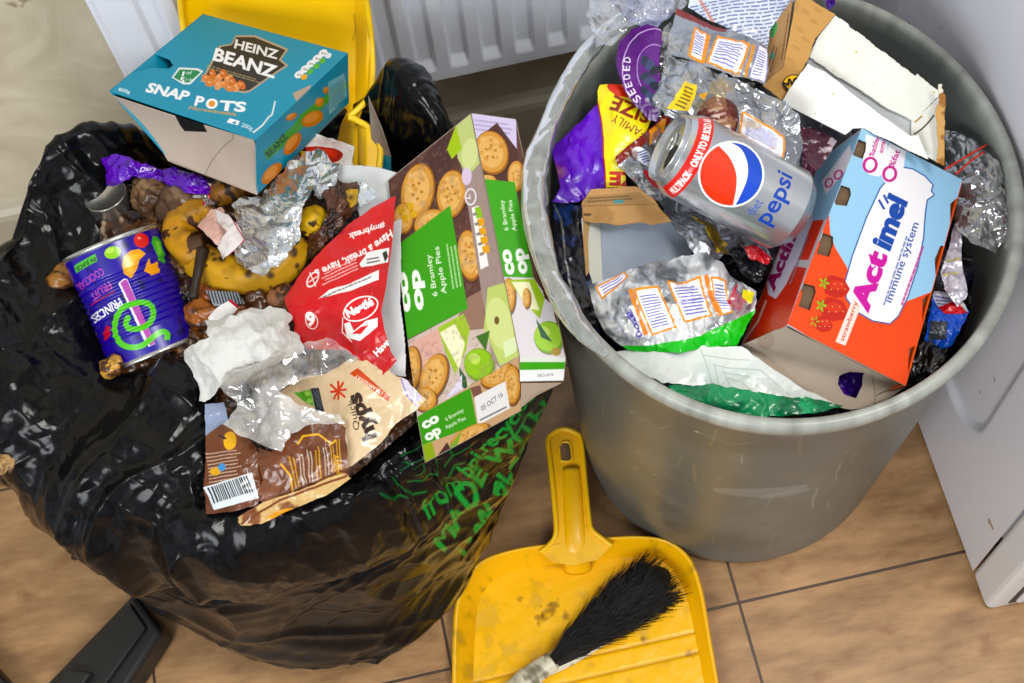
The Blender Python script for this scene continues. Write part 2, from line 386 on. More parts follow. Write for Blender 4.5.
def wall_nodes(nt, b):
    L = nt.links.new; N = nt.nodes.new; tc = N('ShaderNodeTexCoord')
    n = N('ShaderNodeTexNoise'); n.inputs['Scale'].default_value = 14; n.inputs['Detail'].default_value = 8; n.inputs['Distortion'].default_value = 1.2; L(tc.outputs['Object'], n.inputs['Vector'])
    rp = N('ShaderNodeValToRGB'); e = rp.color_ramp.elements; e[0].position = 0.3; e[1].position = 0.7
    e[0].color = (*lin(hexc('c2b89c')), 1); e[1].color = (*lin(hexc('dcd3bb')), 1); L(n.outputs['Fac'], rp.inputs[0])
    n2 = N('ShaderNodeTexNoise'); n2.inputs['Scale'].default_value = 33; n2.inputs['Detail'].default_value = 3; L(tc.outputs['Object'], n2.inputs['Vector'])
    r2 = N('ShaderNodeValToRGB'); f = r2.color_ramp.elements; f[0].position = 0.72; f[1].position = 0.76; f[0].color = (0, 0, 0, 1); f[1].color = (0.6, 0.6, 0.6, 1); L(n2.outputs['Fac'], r2.inputs[0])
    mx = N('ShaderNodeMix'); mx.data_type = 'RGBA'; mx.inputs['B'].default_value = (*lin(hexc('7a5a40')), 1); L(r2.outputs['Color'], mx.inputs['Factor']); L(rp.outputs['Color'], mx.inputs['A']); L(mx.outputs['Result'], b.inputs['Base Color'])
    bp = N('ShaderNodeBump'); bp.inputs['Strength'].default_value = 0.6; bp.inputs['Distance'].default_value = 0.004; L(n.outputs['Fac'], bp.inputs['Height']); L(bp.outputs['Normal'], b.inputs['Normal'])
M['wall'] = mat('wall_paint', 0.55, color='c4bba4', metal=0.0, nodes=wall_nodes)
M['skirt'] = mat('skirting_paint', 0.45, color='b5ac98', metal=0.0, bump=0.2, bscale=30)
M['enamel'] = mat('white_enamel', 0.3, color='e4e9f4', metal=0.0)
def appl_nodes(nt, b):
    L = nt.links.new; N = nt.nodes.new; tc = N('ShaderNodeTexCoord')
    n = N('ShaderNodeTexNoise'); n.inputs['Scale'].default_value = 60; n.inputs['Detail'].default_value = 2; L(tc.outputs['Object'], n.inputs['Vector'])
    r2 = N('ShaderNodeValToRGB'); f = r2.color_ramp.elements; f[0].position = 0.74; f[1].position = 0.77; f[0].color = (*lin(hexc('dddce2')), 1); f[1].color = (*lin(hexc('a98b78')), 1)
    L(n.outputs['Fac'], r2.inputs[0]); L(r2.outputs['Color'], b.inputs['Base Color'])
M['appliance'] = mat('appliance_enamel', 0.28, color='c8c8cc', metal=0.0, nodes=appl_nodes)
M['appl_white'] = mat('appliance_white', 0.35, color='dcdcdc', metal=0.0)

struct(box('floor', (-1.6, -1.2, -0.05), (1.6, WALL_Y+0.1, 0), M['floor']))
struct(box('wall_back', (-1.6, WALL_Y, 0), (1.6, WALL_Y+0.1, 2.4), M['wall']))
# skirting with a rounded top edge
prof = [(WALL_Y, 0.0), (WALL_Y-0.016, 0.0), (WALL_Y-0.016, 0.078), (WALL_Y-0.014, 0.086), (WALL_Y-0.008, 0.091), (WALL_Y, 0.093)]
V = [(x, y, z) for x in (-1.6, MACH_X+0.6) for y, z in prof]; n = len(prof)
struct(meshobj('baseboard_back', V, [(i, i+1, n+i+1, n+i) for i in range(n-1)]+[tuple(range(n)), tuple(range(2*n-1, n-1, -1))], M['skirt']))
# radiator
rad = empty('radiator', (0.2, RAD_Y, 0.27), 'white panel radiator with pressed vertical flutes on the back wall', 'radiator')
X0, X1, Z0, Z1 = -0.257, 0.452, 0.262, 0.86
nx, nz = 900, 150; xs = np.linspace(X0, X1, nx); zz = Z0+(Z1-Z0)*np.linspace(0, 1, nz)**1.6
XX, ZZ = np.meshgrid(xs, zz); ph = ((XX-X0-0.030)/0.0335) % 1.0; d = np.abs(ph-0.5)*2
ch = np.clip((0.62-d)/0.22, 0, 1)*np.clip((ZZ-Z0-0.022)/0.014, 0, 1)*((XX > X0+0.034) & (XX < X1-0.034))
ed = np.clip((XX-X0)/0.006, 0, 1)*np.clip((X1-XX)/0.006, 0, 1)*np.clip((ZZ-Z0)/0.006, 0, 1)
Pn = np.stack([XX, RAD_Y+0.006*ch+0.006*(1-ed), ZZ], -1)
quads('front_panel', Pn, M['enamel'], rad)
box('rear_panel', (X0+0.005, RAD_Y+0.045, Z0+0.004), (X1-0.005, RAD_Y+0.056, Z1), M['enamel'], rad, 0.002)
box('side_grille', (X0-0.002, RAD_Y+0.004, Z0+0.03), (X0+0.002, RAD_Y+0.056, Z1), M['enamel'], rad, 0.001)
# washing machine at the right: side panel with pressed recess, plinth, filter flap
wm = empty('washing_machine', (MACH_X+0.3, 0.6, 0), 'white washing machine standing at the right behind the grey bin', 'washing machine')
ys = np.linspace(0.322, 0.925, 260); zs = np.linspace(0.006, 0.86, 300); YY, ZZ = np.meshgrid(ys, zs)
def rr_(y, z, cy, cz, hy, hz, r):
    qy = np.abs(y-cy)-hy+r; qz = np.abs(z-cz)-hz+r
    return np.hypot(np.maximum(qy, 0), np.maximum(qz, 0))+np.minimum(np.maximum(qy, qz), 0)-r
rec = rr_(YY, ZZ, 0.625, 0.50, 0.215, 0.37, 0.06)
rec2 = rr_(YY, ZZ, 0.625, 0.50, 0.15, 0.30, 0.05)
dx = 0.006*np.clip(-rec/0.008, 0, 1)-0.004*np.clip(-rec2/0.01, 0, 1)
quads('side_panel', np.stack([MACH_X+dx, YY, ZZ], -1), M['appliance'], wm)
box('body', (MACH_X+0.008, 0.322, 0.10), (MACH_X+0.60, 0.92, 0.86), M['appliance'], wm, 0.004)
box('front_panel', (MACH_X+0.001, 0.296, 0.343), (MACH_X+0.60, 0.3225, 0.86), M['appl_white'], wm, 0.006)
def rbox(name, xr, yr, zr, m, parent, r):
    o = box(name, (xr[0], yr[0], zr[0]), (xr[1], yr[1], zr[1]), m, parent, r); return o
rbox('plinth', (MACH_X, MACH_X+0.60), (0.281, 0.3225), (0.001, 0.34), M['appl_white'], wm, 0.007)
gp = box('flap_gap_shade', (MACH_X+0.020, 0.2800, 0.016), (MACH_X+0.172, 0.284, 0.112), M['blackplastic'], wm)  # black box standing in for the shadow gap round the flap
fl = rbox('filter_flap', (MACH_X+0.026, MACH_X+0.168), (0.2770, 0.2830), (0.020, 0.107), M['appliance'], wm, 0.003)
tube('flap_latch', [(MACH_X+0.05+0.008*math.cos(a), 0.2755, 0.070+0.008*math.sin(a)) for a in np.linspace(0, 6.283, 9)], 0.0012, M['blackplastic'], fl, 6, k=2)

# ================================================================= GREY BIN
BC = np.array([0.2656, 0.5450]); BB = np.array([0.2681, 0.5442]); BH = 0.487; BTH = -0.1237
def ring(c, a, b, z, n):
    t = np.linspace(0, 2*np.pi, n, endpoint=False)
    x = a*np.cos(t); y = b*np.sin(t); c_, s_ = math.cos(BTH), math.sin(BTH)
    return np.stack([c[0]+x*c_-y*s_, c[1]+x*s_+y*c_, np.full(n, z)], 1)
cv = Cv(1240, 487, 0.75, '62635d')
cv.mottle('56564f', 90, 0.0, 0.9, 3, 0.8)
cv.mottle('72726a', 40, 0.3, 0.9, 8, 0.5)
rr = random.Random(5)
for k in range(46):                                   # dried drips, smears and scratches
    x = rr.uniform(730, 1120); y = rr.uniform(60, 470); L = rr.uniform(15, 80); dx = rr.uniform(-8, 8)
    c = rr.choice(['b5996a', 'a8a48c', 'b8b6a4', '9c8a62', 'b9bab4'])
    if rr.random() < 0.5: cv.line([(x, y), (x+dx*0.3, y-L*0.6), (x+dx, y-L)], rr.uniform(0.7, 2.0), c, 0.5)
    else: cv.line([(x, y), (x+L*0.5, y+dx*2), (x+L*0.8, y+rr.uniform(-25, 25))], rr.uniform(0.7, 1.6), c, 0.4)
for k in range(26): cv.ell(rr.uniform(720, 1130), rr.uniform(60, 470), rr.uniform(1, 3), rr.uniform(0.8, 2.5), rr.choice(['6b4a30', 'c0bca8', '7a6040']), 0, 0.6)
cv.ell(905, 300, 46, 14, 'b4b4b0', 0.25, 0.28); cv.ell(930, 290, 26, 8, 'c0c0bc', 0.3, 0.25)  # soft highlight on the bin front, painted into its colour
K = cv.nx; rows = []; cl = []
prof = [(0.985, -0.012, 0.001)]                       # (k along body, radius offset, z)
tz = np.linspace(0, 1, cv.ny)
for i, q in enumerate(tz):
    z = 0.002+q*(BH-0.022); o = -0.006*max(0, 1-z/0.012)**2
    rows.append((q, o, z))
def body_ring(z, o):
    q = z/BH; c = BB+(BC-BB)*q; return ring(c, 0.163+(0.1932-0.006-0.163)*q+o, 0.163+(0.2055-0.006-0.163)*q+o, z, K)
P = [body_ring(0.001, -0.05)]; C = [cv.im[0]]
for (q, o, z), c in zip(rows, cv.im): P.append(body_ring(z, o)); C.append(c)
grim = np.zeros((K, 4)); grim[:, :3] = hexc('6f736d'); rimc = np.zeros((K, 4)); rimc[:, :3] = hexc('92958e'); rimc[:, :3] += 0.05*fbm(np.arange(K)*0.12, np.zeros(K), 3, 4)[:, None]
for o, z in [(0.0, BH-0.019), (0.0055, BH-0.017), (0.0065, BH-0.010), (0.0060, BH-0.004), (0.003, BH-0.0005), (-0.001, BH), (-0.0035, BH-0.002), (-0.0042, BH-0.006), (-0.0044, BH-0.02), (-0.0046, 0.40), (-0.0048, 0.3), (-0.005, 0.2), (-0.005, 0.1), (-0.006, 0.012), (-0.03, 0.008), (-0.12, 0.008), (-0.155, 0.008)]:
    P.append(body_ring(z, o)); C.append(rimc if z > BH-0.0175 else grim)
bin_o = quads('waste_bin', np.array(P), M['binplastic'], None, np.array(C), wrap=True)
tag(bin_o, 'large round grey plastic bin full of packaging, standing on the tiled floor', 'bin')

# ================================================================= BLACK BAG
BGC = np.array([-0.185, 0.575])
def at_th(tab, th):          # periodic interpolation of values given each 30 degrees
    n = len(tab); x = (th % (2*np.pi))/(2*np.pi)*n; i = np.floor(x).astype(int); f = x-i; T = np.asarray(tab, float)
    a, b, c, d = T[(i-1) % n], T[i % n], T[(i+1) % n], T[(i+2) % n]
    return 0.5*(2*b+(c-a)*f+(2*a-5*b+4*c-d)*f*f+(3*b-a-3*c+d)*f**3)
#          0     30    60    90    120   150   180   210   240   270   300   330
RINGS = [
 ([.02]*12, [.004]*12),
 ([.150, .150, .150, .150, .150, .150, 0.161, 0.172, 0.169, .165, .170, .160], [.003]*12),
 ([.185, .180, .180, .180, .180, .185, 0.194, 0.200, 0.196, .206, .212, .195], [.030]*12),
 ([.200, .195, .195, .195, .195, .200, 0.206, 0.208, 0.204, .216, .218, .205], [.090]*12),
 ([.222, .210, .205, .205, .210, .212, 0.216, 0.210, 0.204, .208, .212, .222], [.170]*12),
 ([.240, .220, .215, .212, .220, .225, 0.228, 0.214, 0.206, .200, .208, .242], [.255, .25, .25, .25, .25, .25, .25, .262, .268, .27, .26, .255]),
 ([.250, .238, .225, .215, .218, .228, 0.236, 0.217, 0.208, .200, .212, .256], [.30, .31, .30, .29, .31, .32, .300, .282, .292, .30, .30, .30]),
 ([.250, .246, .232, .210, .220, .226, 0.244, 0.220, 0.211, .202, .214, .256], [.34, .38, .35, .33, .37, .37, .340, .325, .338, .35, .355, .35]),
 ([.240, .246, .230, .200, .218, .214, .235, .215, .202, .197, .205, .246], [.37, .44, .375, .355, .43, .425, .410, .395, .395, .40, .40, .385]),
 ([.220, .232, .218, .190, .208, .195, .195, .175, .180, .180, .185, .220], [.385, .472, .385, .365, .462, .452, .440, .425, .425, .42, .41, .40]),
 ([.200, .215, .205, .180, .190, .175, .160, .140, .150, .160, .165, .195], [.375, .462, .38, .36, .45, .442, .430, .428, .430, .415, .40, .39]),
 ([.170, .185, .180, .150, .158, .148, .118, .085, .078, .130, .140, .165], [.345, .38, .36, .34, .424, .430, .424, .432, .436, .405, .365, .35]),
 ([.10, .10, .10, .10, .115, .105, .085, .045, .040, .09, .10, .10], [.33, .33, .33, .33, .395, .405, .40, .405, .405, .36, .33, .33]),
 ([.01]*12, [.33]*12),
]
NT = 1150; NS = 520
th = np.linspace(0, 2*np.pi, NT, endpoint=False); sv = np.linspace(0, 1, NS)
RR = np.array([at_th(r, th) for r, z in RINGS]); ZR = np.array([at_th(z, th) for r, z in RINGS])
gb = np.exp(-((th-math.radians(44))/math.radians(11))**2)[None]; kb = np.array([0]*6+[.3, .6, 1, 1, 1, .5, 0, 0])[:, None]; RR = RR+0.014*gb*kb; ZR = ZR+0.045*gb*kb
RS = cr1(RR, sv); ZS = np.maximum(cr1(ZR, sv), 0.002)
TH = np.broadcast_to(th, RS.shape); SV = np.broadcast_to(sv[:, None], RS.shape)
BX = np.stack([BGC[0]+RS*np.cos(TH), BGC[1]+RS*np.sin(TH), ZS], -1)
px_, py_, pz_ = BX[..., 0], BX[..., 1], BX[..., 2]
def fold(u, v, seed): return 1-np.abs(vn(u, v, seed))*2.2
cx, sx = np.cos(TH), np.sin(TH)
low = np.clip(SV/0.12, 0, 1)
aa = RS*(TH-0.0)*0+TH                                         # angle used as the running coordinate
def per(f): return np.clip(np.minimum(TH, 2*np.pi-TH)/0.25, 0, 1)*f  # let the pattern close where the sheet meets itself
w1 = per(fold(aa*2.2+SV*5, SV*10-aa*1.1, 4))                  # long slack folds
w2 = per(fold(aa*2.4+SV*9, SV*40+aa*3.0, 9)+0.6*fold(aa*3.6-SV*12, SV*46-aa*7.5, 19))   # tight tension pleats
w5 = per(fold(aa*26+SV*8, SV*5, 29))                          # gathers running up and down
w3 = crumple(aa/(2*np.pi)*20, SV*9, 2, 2)
w4 = crumple(aa/(2*np.pi)*64, SV*30, 12, 2)
up_ = np.clip((SV-0.42)/0.1, 0, 1)
w6 = crumple(aa/(2*np.pi)*9+3, SV*5, 41, 2)
ra = 0.6; qx = px_*math.cos(ra)+py_*math.sin(ra); qy = -px_*math.sin(ra)+py_*math.cos(ra)
k1 = 1-np.abs(vn(qx*7+pz_*5, qy*22+1.2*vn(px_*8, py_*8, 71), 61))*2.0          # soft ropes of slack film
k2 = crumple(px_*13+pz_*6, py_*13, 63, 2); k3 = crumple(px_*44, py_*40+pz_*20, 67, 2); k4 = 1-np.abs(vn(qy*11+4, qx*60+2*vn(px_*10, py_*10, 73), 65))*2.0
lowD = 0.0080*w1+0.0018*w2+0.0056*w6+0.0018*w3+0.0004*w4
k5 = 1-np.abs(vn(qx*34+3, qy*95+2*vn(px_*15, py_*15, 75), 77))*2.0; k6 = crumple(px_*95, py_*90+pz_*60, 79, 2)
topD = 0.0115*k1+0.0065*k2+0.0024*k3+0.0030*k4+0.0009*k5+0.0005*k6
D = low*(lowD*(1-up_)+topD*up_)
BX = BX+normals(BX, True)*D[..., None]*np.array([1.0, 1.0, 0.85])
BX[..., 2] = np.maximum(BX[..., 2], 0.001+0.0*D)
bag_cv = Cv(360, 100, 1, '0d0d0f'); bag_cv.nx = NT; bag_cv.ny = NS; bag_cv.w = NT-1; bag_cv.h = NS-1
bag_cv.im = np.zeros((NS, NT, 4)); bag_cv.im[..., :3] = hexc('0a0a0c'); bag_cv.keep = np.ones((NS, NT), bool)
def print_map(X, box, th_rng, s_rng):
    """marks -> (angle, run) numbers of the slack sack surface where its print lies"""
    j0, j1 = [int(t_/(2*np.pi)*NT) for t_ in th_rng]; i0, i1 = [int(q*NS) for q in s_rng]
    Nn = normals(X, True)[i0:i1, j0:j1]; S = X[i0:i1, j0:j1]; d = S-CAM; z = d@FW; u = 512+FPX*(d@RT)/z; v = 341.5-FPX*(d@UP)/z
    ii, jj = np.mgrid[i0:i1, j0:j1]; fc = -(Nn*d).sum(-1)/np.linalg.norm(d, axis=-1)
    ok = (u > box[0]) & (u < box[2]) & (v > box[1]) & (v < box[3]) & (fc > 0.02)
    u, v, z, ii, jj = u[ok], v[ok], z[ok], ii[ok].astype(float), jj[ok].astype(float)
    def fn(x, y):
        q = (u-x)**2+(v-y)**2; m_ = q.min(); k = np.exp(-(q-m_)/3.0-(z-z[q < m_+4].min())/0.01); k /= k.sum()
        return float((k*jj).sum()), float((k*ii).sum())
    return fn
BS = np.stack([BGC[0]+RS*np.cos(TH), BGC[1]+RS*np.sin(TH), ZS], -1)
bag_cv.fn = print_map(BS, (370, 385, 570, 580), (math.radians(250), math.radians(359)), (0.12, 0.72))
g_ = '0c8a2e'; c = bag_cv
c.text('from', (428, 521), (470, 497), 12, g_, 0.02, 0.1); c.text('bpi.recycled', (474, 486), (534, 396), 15, g_, 0.03)
c.text('MADE WITH', (440, 549), (552, 408), 14, g_, 0.04); c.text('100% PLASTIC', (458, 557), (566, 418), 13, g_, 0.04)
for P_ in ([(402, 470), (412, 462), (424, 458), (438, 460), (444, 470), (442, 484), (430, 492), (414, 494)], [(396, 482), (404, 496), (418, 504), (432, 500)], [(418, 474), (430, 472), (432, 482), (422, 486)],
           [(440, 458), (452, 450), (458, 462), (468, 452), (478, 446)], [(452, 478), (458, 462)], [(400, 452), (410, 446), (420, 440)], [(404, 458), (412, 462)], [(452, 492), (462, 474), (470, 468)], [(384, 500), (400, 508), (412, 506)]):
    c.line(P_, 1.6, '0c7a2c', 0.8)
bag = quads('bin_bag', BX[:, ::1], M['sack'], None, bag_cv.im, wrap=True)
tag(bag, 'black plastic bin bag with its mouth open, full of food waste, on the floor', 'bin bag')

# ================================================================= WHAT IS IN THE BLACK BAG
def cr(scale, amp, seed, o=3):
    return lambda u, v, w, h: crumple(u*w/scale, v*h/scale, seed, o)*amp/1000
def crf(scale, amp, seed, big=60, bamp=4):
    return lambda u, v, w, h: (crumple(u*w/scale, v*h/scale, seed, 3)*amp+fbm(u*w/big, v*h/big, seed+7, 2)*bamp)/1000
def patch(name, bb, Z, m, res=2.2, bg='888888', draw=None, outline=None, parent=None, disp=None, thick=0.0, metal=0.0):
    """a sheet over the region bb, Z = heights, rows from far to near"""
    x0, y0, x1, y1 = bb; Z = np.array(Z, float); r, c = Z.shape
    ctrl = [[(x0+(x1-x0)*j/(c-1), y0+(y1-y0)*i/(r-1), Z[i, j]) for j in range(c)] for i in range(r-1, -1, -1)]
    def dr(cv_):
        if draw: draw(cv_)
        if outline is not None: cv_.outline(outline)
    return sheet(name, ctrl, res, bg, m, dr, parent, disp, thick, metal)
def wob(P, amp=1.5, n=6, seed=0):
    """roughen an outline so that a torn or cut edge is not straight"""
    rr = random.Random(seed); P = [np.array(p, float) for p in P]; out = []
    for a, b in zip(P, P[1:]+P[:1]):
        d = b-a; nrm = np.array([-d[1], d[0]])/(np.hypot(*d)+1e-6)
        for k in range(n): out.append(a+d*k/n+(nrm*rr.uniform(-amp, amp) if k else 0))
    return out
def hexbox(root, top, down, draws, plain='a8978a', res=2.2, thick=0.0005, m='card'):
    """top = 4 world corners (near-left, near-right, far-right, far-left); down = vector or 4 vectors; draws: face -> (name, fn, bg, marks)"""
    T = [np.array(p, float) for p in top]; D = [np.array(d, float) for d in (down if np.ndim(down) == 2 else [down]*4)]
    B = [t+d for t, d in zip(T, D)]
    F = {'top': [[T[0], T[1]], [T[3], T[2]]], 'near': [[B[0], B[1]], [T[0], T[1]]], 'right': [[B[1], B[2]], [T[1], T[2]]],
         'far': [[B[2], B[3]], [T[2], T[3]]], 'left': [[B[3], B[0]], [T[3], T[0]]], 'bottom': [[B[3], B[2]], [B[0], B[1]]]}
    nm = {'top': 'top_panel', 'near': 'end_panel', 'right': 'side_panel', 'far': 'end_panel', 'left': 'side_panel', 'bottom': 'bottom_panel'}
    for f, g in F.items():
        d = draws.get(f, (None, plain))
        if d == 'open': continue
        fn, bg = d
        g = np.array(g); w = np.linalg.norm(g[:, 1]-g[:, 0], axis=1).mean()*1000; h = np.linalg.norm(g[1]-g[0], axis=1).mean()*1000
        mk = d_marks.get((root.name, f))
        c = Cv(w, h, res if fn else 0.3, bg, 0, None if mk is None else np.array(mk, float))
        if fn: fn(c)
        P = surf(g, np.linspace(0, 1, c.nx), np.linspace(0, 1, c.ny))
        quads(nm[f], P, M[m], root, c.im, c.keep, thick=thick)
d_marks = {}

# --- mixed food waste filling the bag
def d_waste(c):
    c.mottle('5a351a', 16, -0.2, 0.9, 3); c.mottle('8c5a2c', 12, 0.35, 0.9, 11, 0.8); c.mottle('1c110b', 11, 0.1, 0.6, 21, 0.9); c.mottle('c9b49a', 7, 0.65, 0.9, 31, 0.8)
w_ = patch('food_waste', (60, 165, 440, 560), [[.42, .43, .43, .42], [.40, .425, .425, .42], [.39, .415, .415, .405], [.37, .39, .385, .38]], M['wet'], 1.5, '3a2213', d_waste,
  [(110, 190), (160, 170), (260, 175), (360, 165), (410, 240), (420, 420), (300, 520), (225, 525), (212, 440), (192, 368), (150, 378), (100, 372), (70, 280)], disp=lambda u, v, w, h: (fbm(u*w/22, v*h/22, 3, 4)*7)/1000)
tag(w_, 'dark brown wet food scraps filling the black bag', 'food waste', kind='stuff')

# --- snack pot carton (teal)
hz = empty('bean_carton', at(180, 100, .45), 'teal cardboard carton for beans lying on top of the black bag', 'carton')
A = at(109, 91, .522); B = at(256, 140, .530); C_ = at(348, 53, .484); D_ = at(203, 14, .474)
eb = at(257, 195, .476); fb = at(349, 103, .432)
dn = [(at(172, 163, .472)-A), (eb-B), (fb-C_), (fb-C_)*0.7+np.array([.05, -.01, 0])]
def d_hz_top(c):
    c.mottle('0f8fb0', 60, -0.3, 0.9, 3, 0.5)
    sh = [(199, 97), (205, 73), (222, 66), (229, 53), (235, 36), (262, 37), (292, 50), (284, 60), (287, 69), (279, 79), (248, 97), (237, 96)]
    sh = [(200, 83), (208, 68), (219, 47), (231, 45), (236, 36), (256, 36), (289, 50), (281, 61), (288, 67), (270, 79), (249, 94), (242, 95)]
    c.poly(sh, 'b7a48a'); c.poly([((x-244)*0.93+244, (y-66)*0.93+66) for x, y in sh], '2b2a2c')
    c.text('HEINZ', (233, 49), (277, 60.5), 9.5, 'f2f2f0', bold=0.03); c.text('BEANZ', (211, 61), (274, 80), 13, 'ffffff', bold=0.035)
    c.tiny((207, 66), (262, 82), (205, 70), 2, 'c0ad7a', 3)
    for i, (x, y) in enumerate([(206, 80), (212, 76), (219, 79), (215, 84), (223, 76), (228, 81), (224, 86), (232, 84), (236, 89), (230, 90), (241, 87), (218, 87), (210, 85)]):
        c.ell(x, y, 5.2, 3.4, ['e08a4a', 'd9763a', 'eea266'][i % 3], 0.4+i); c.ell(x-1, y-1, 1.8, .9, 'f8c79a', 0.4, 0.8)
    c.poly([(171, 79), (178, 69), (197, 70), (203, 73), (190, 86), (183, 86)], 'e8f2ea'); c.poly([(173, 79), (179, 71), (196, 72), (200, 74), (189, 84), (183, 84)], '1f8a52')
    c.text('1', (179, 77), (183, 78), 5, 'ffffff', 0.03); c.text('of', (185, 75.5), (191, 76.5), 3.5, 'ffffff'); c.text('5', (179, 84), (184, 84.5), 5.5, 'ffffff', 0.03); c.text('a day', (185, 82), (194, 83), 3, 'ffffff')
    c.text('SNAP', (145, 92), (187, 102), 9.5, 'ffffff', 0.04, 0.25); c.text("P", (194, 106), (203, 107.5), 9.5, 'ffffff', 0.04, 0.1)
    c.ell(212, 105, 6, 5, 'ffffff'); c.ell(212, 105, 3.2, 3, 'f09c3a'); c.text('TS', (219, 111), (245, 113), 9.5, 'ffffff', 0.04, 0.1)
    c.text('Microwaveable', (189, 110), (236, 117), 3.5, 'd9a548', 0.02, 0.2)
    c.text('800g', (118, 91), (130, 94), 3.4, 'ffffff', 0.01); c.poly([(230, 119), (240, 122), (238, 126), (227, 123)], 'ffffff'); c.text('4', (232, 124.5), (236, 125.5), 3.5, '1480a0', 0.02); c.text('200g', (241, 127), (252, 131), 4, 'ffffff')
    for k, (cc) in enumerate(['f0b030', '5fb848', '5fb848', '5fb848', 'e8f0f0']):
        x, y = 300+k*6.3, 77-k*5.6; c.ell(x-2, y-1, 5, 3.4, 'f4f6f6', -0.6); c.ell(x+3, y+1.5, 3.6, 2.6, cc, -0.6); c.text('8%', (x-4, y), (x+1, y+1), 2.2, '40505a')
    c.poly([(291, 95), (310, 86), (304, 103), (297, 108)], 'b9a48e')          # torn corner showing board
    c.line([(253, 133), (262, 126), (268, 118), (271, 116), (274, 103)], 1.6, 'e9efee')
    c.hole([(140, 52), (152, 55), (168, 61), (172, 67), (168, 70), (150, 69), (130, 74)])
def d_hz_side(c):
    c.poly([(263, 152), (291, 127), (300, 115), (345, 80), (348, 86), (330, 100), (292, 138), (267, 161)], '3f9f3a')
    c.text('BEANZ', (268, 158), (287, 138), 6, '16402a', 0.04)
    for (x, y, rx, ry, a) in [(291, 145, 13, 6, -0.95), (271, 174, 13, 6.5, -0.85), (311, 120, 12, 7, -0.5), (318, 103, 5, 4, -0.8), (325, 91, 4, 3, -0.8), (290, 118, 6, 3, -0.5)]:
        c.ell(x, y, rx, ry, 'd67c30', a); c.ell(x-1, y-1, rx*0.7, ry*0.6, 'eda257', a, 0.8)
    c.poly([(327, 83), (344, 73), (347, 96), (328, 116)], '8fc6cf', 0.85); c.tiny((328, 88), (345, 77), (328, 112), 9, '3f7f92', 4)
d_marks[(hz.name, 'top')] = [[(109, 91), (256, 140)], [(203, 14), (348, 53)]]
d_marks[(hz.name, 'right')] = [[(257, 195), (349, 103)], [(256, 140), (348, 53)]]
hexbox(hz, [A, B, C_, D_], dn, {'top': (d_hz_top, '1096b4'), 'right': (d_hz_side, '0e8fae'), 'near': 'open', 'left': (None, '0e8fae'), 'far': (None, '0e8fae')}, 'a39081', 3.2, 0.0006)
def d_hzf(c):
    c.mottle('a8988b', 30, -0.2, 0.8, 4, 0.5); c.line([(205, 176), (232, 140), (234, 133)], 1.1, '7d6d60', 0.8); c.line([(200, 173), (170, 160)], 1, '94857a', 0.5)
    c.poly([(173, 108), (202, 118), (206, 133), (182, 133), (179, 128)], '070708')  # near-black patch painted for the dark inside the hole
sheet('end_flap', [[(168, 161, .474), (214, 178, .475), (257, 195, .477)], [(113, 96, .5195), (184, 119, .5235), (254, 140, .528)]], 2.5, 'b3a497', M['board'], d_hzf, hz,
      disp=lambda u, v, w, h: -0.004*np.sin(v*np.pi)*np.ones_like(u), thick=0.0006)

# --- yellow plastic tray leaning between carton and radiator
yt = empty('plastic_tray', at(340, 160, .40), 'yellow plastic tray standing upright behind the teal carton against the radiator', 'tray')
tr_out = [(176, -40), (181, 10), (187, 60), (200, 110), (240, 130), (300, 122), (340, 116), (352, 114), (366, 101), (372, 84), (372, 50), (368, 10), (360, -40)]
def trz(px, py): return float(np.interp(-py, [-180, -165, -110, -55, 0, 50], [.382, .385, .400, .426, .474, .545]))+0.036*float(np.interp(px, [318, 345], [0, 1]))*float(np.interp(py, [50, 110], [0, 1]))
TG = [[(x, y, trz(x, y)) for x in (170, 225, 280, 318, 345, 390)] for y in (180, 120, 60, 0, -50)]
lobe = [(318, 100), (345, 114), (356, 120), (372, 130), (380, 146), (379, 170), (300, 178), (300, 110)]
def d_tray(c):
    c.speck(14, 'c98a10', 3, (0.4, 1.2)); c.line([(352, 20), (353, 34), (350, 42)], 1.5, 'b77f12', 0.7); c.mottle('f2bb18', 50, 0, 1, 4, 0.5)
    c.keep[:] = False
    k0 = c.keep.copy()
    for o in (tr_out, lobe):
        c.keep[:] = True; c.outline(o); k0 |= c.keep
    c.keep[:] = k0
sheet('tray_base', TG, 1.3, 'f8c40f', M['yplastic'], d_tray, yt, disp=lambda u, v, w, h: -0.012*np.clip(np.minimum(np.minimum((u-0.05)/0.08, (0.9-u)/0.06), 1), 0, 1), thick=0.002)
tube('tray_rim', [at(x, y, trz(x, y)+.002) for x, y in [(349, 117)]+tr_out[8:]], 0.0028, M['yplastic'], yt, 8, col='fbd04a')
tube('tray_rim', [at(x, y, trz(x, y)+.002) for x, y in [(176, -40), (181, 10), (184, 35), (187, 60)]], 0.0028, M['yplastic'], yt, 8, col='fbd04a')
tube('lobe_rim', [at(x, y, trz(x, y)+.002) for x, y in [(349, 117)]+lobe[2:6]], 0.003, M['yplastic'], yt, 8, col='fbd04a')

# --- another carton behind, mostly hidden
fc = sheet('carton_flap', [[(372, 152, .425), (391, 157, .425)], [(368, 96, .455), (381, 128, .45)]], 2, '8f7f73', M['board'],
     None, None, cr(60, 1, 3), 0.0006)
f2 = sheet('side_panel', [[(374, 170, .415), (391, 171, .415)], [(372, 152, .425), (391, 157, .425)]], 2, '12788c', M['card'], None, fc, thick=0.0006)
tag(fc, 'brown and teal carton flap sticking up between the yellow tray and the black polythene', 'carton')

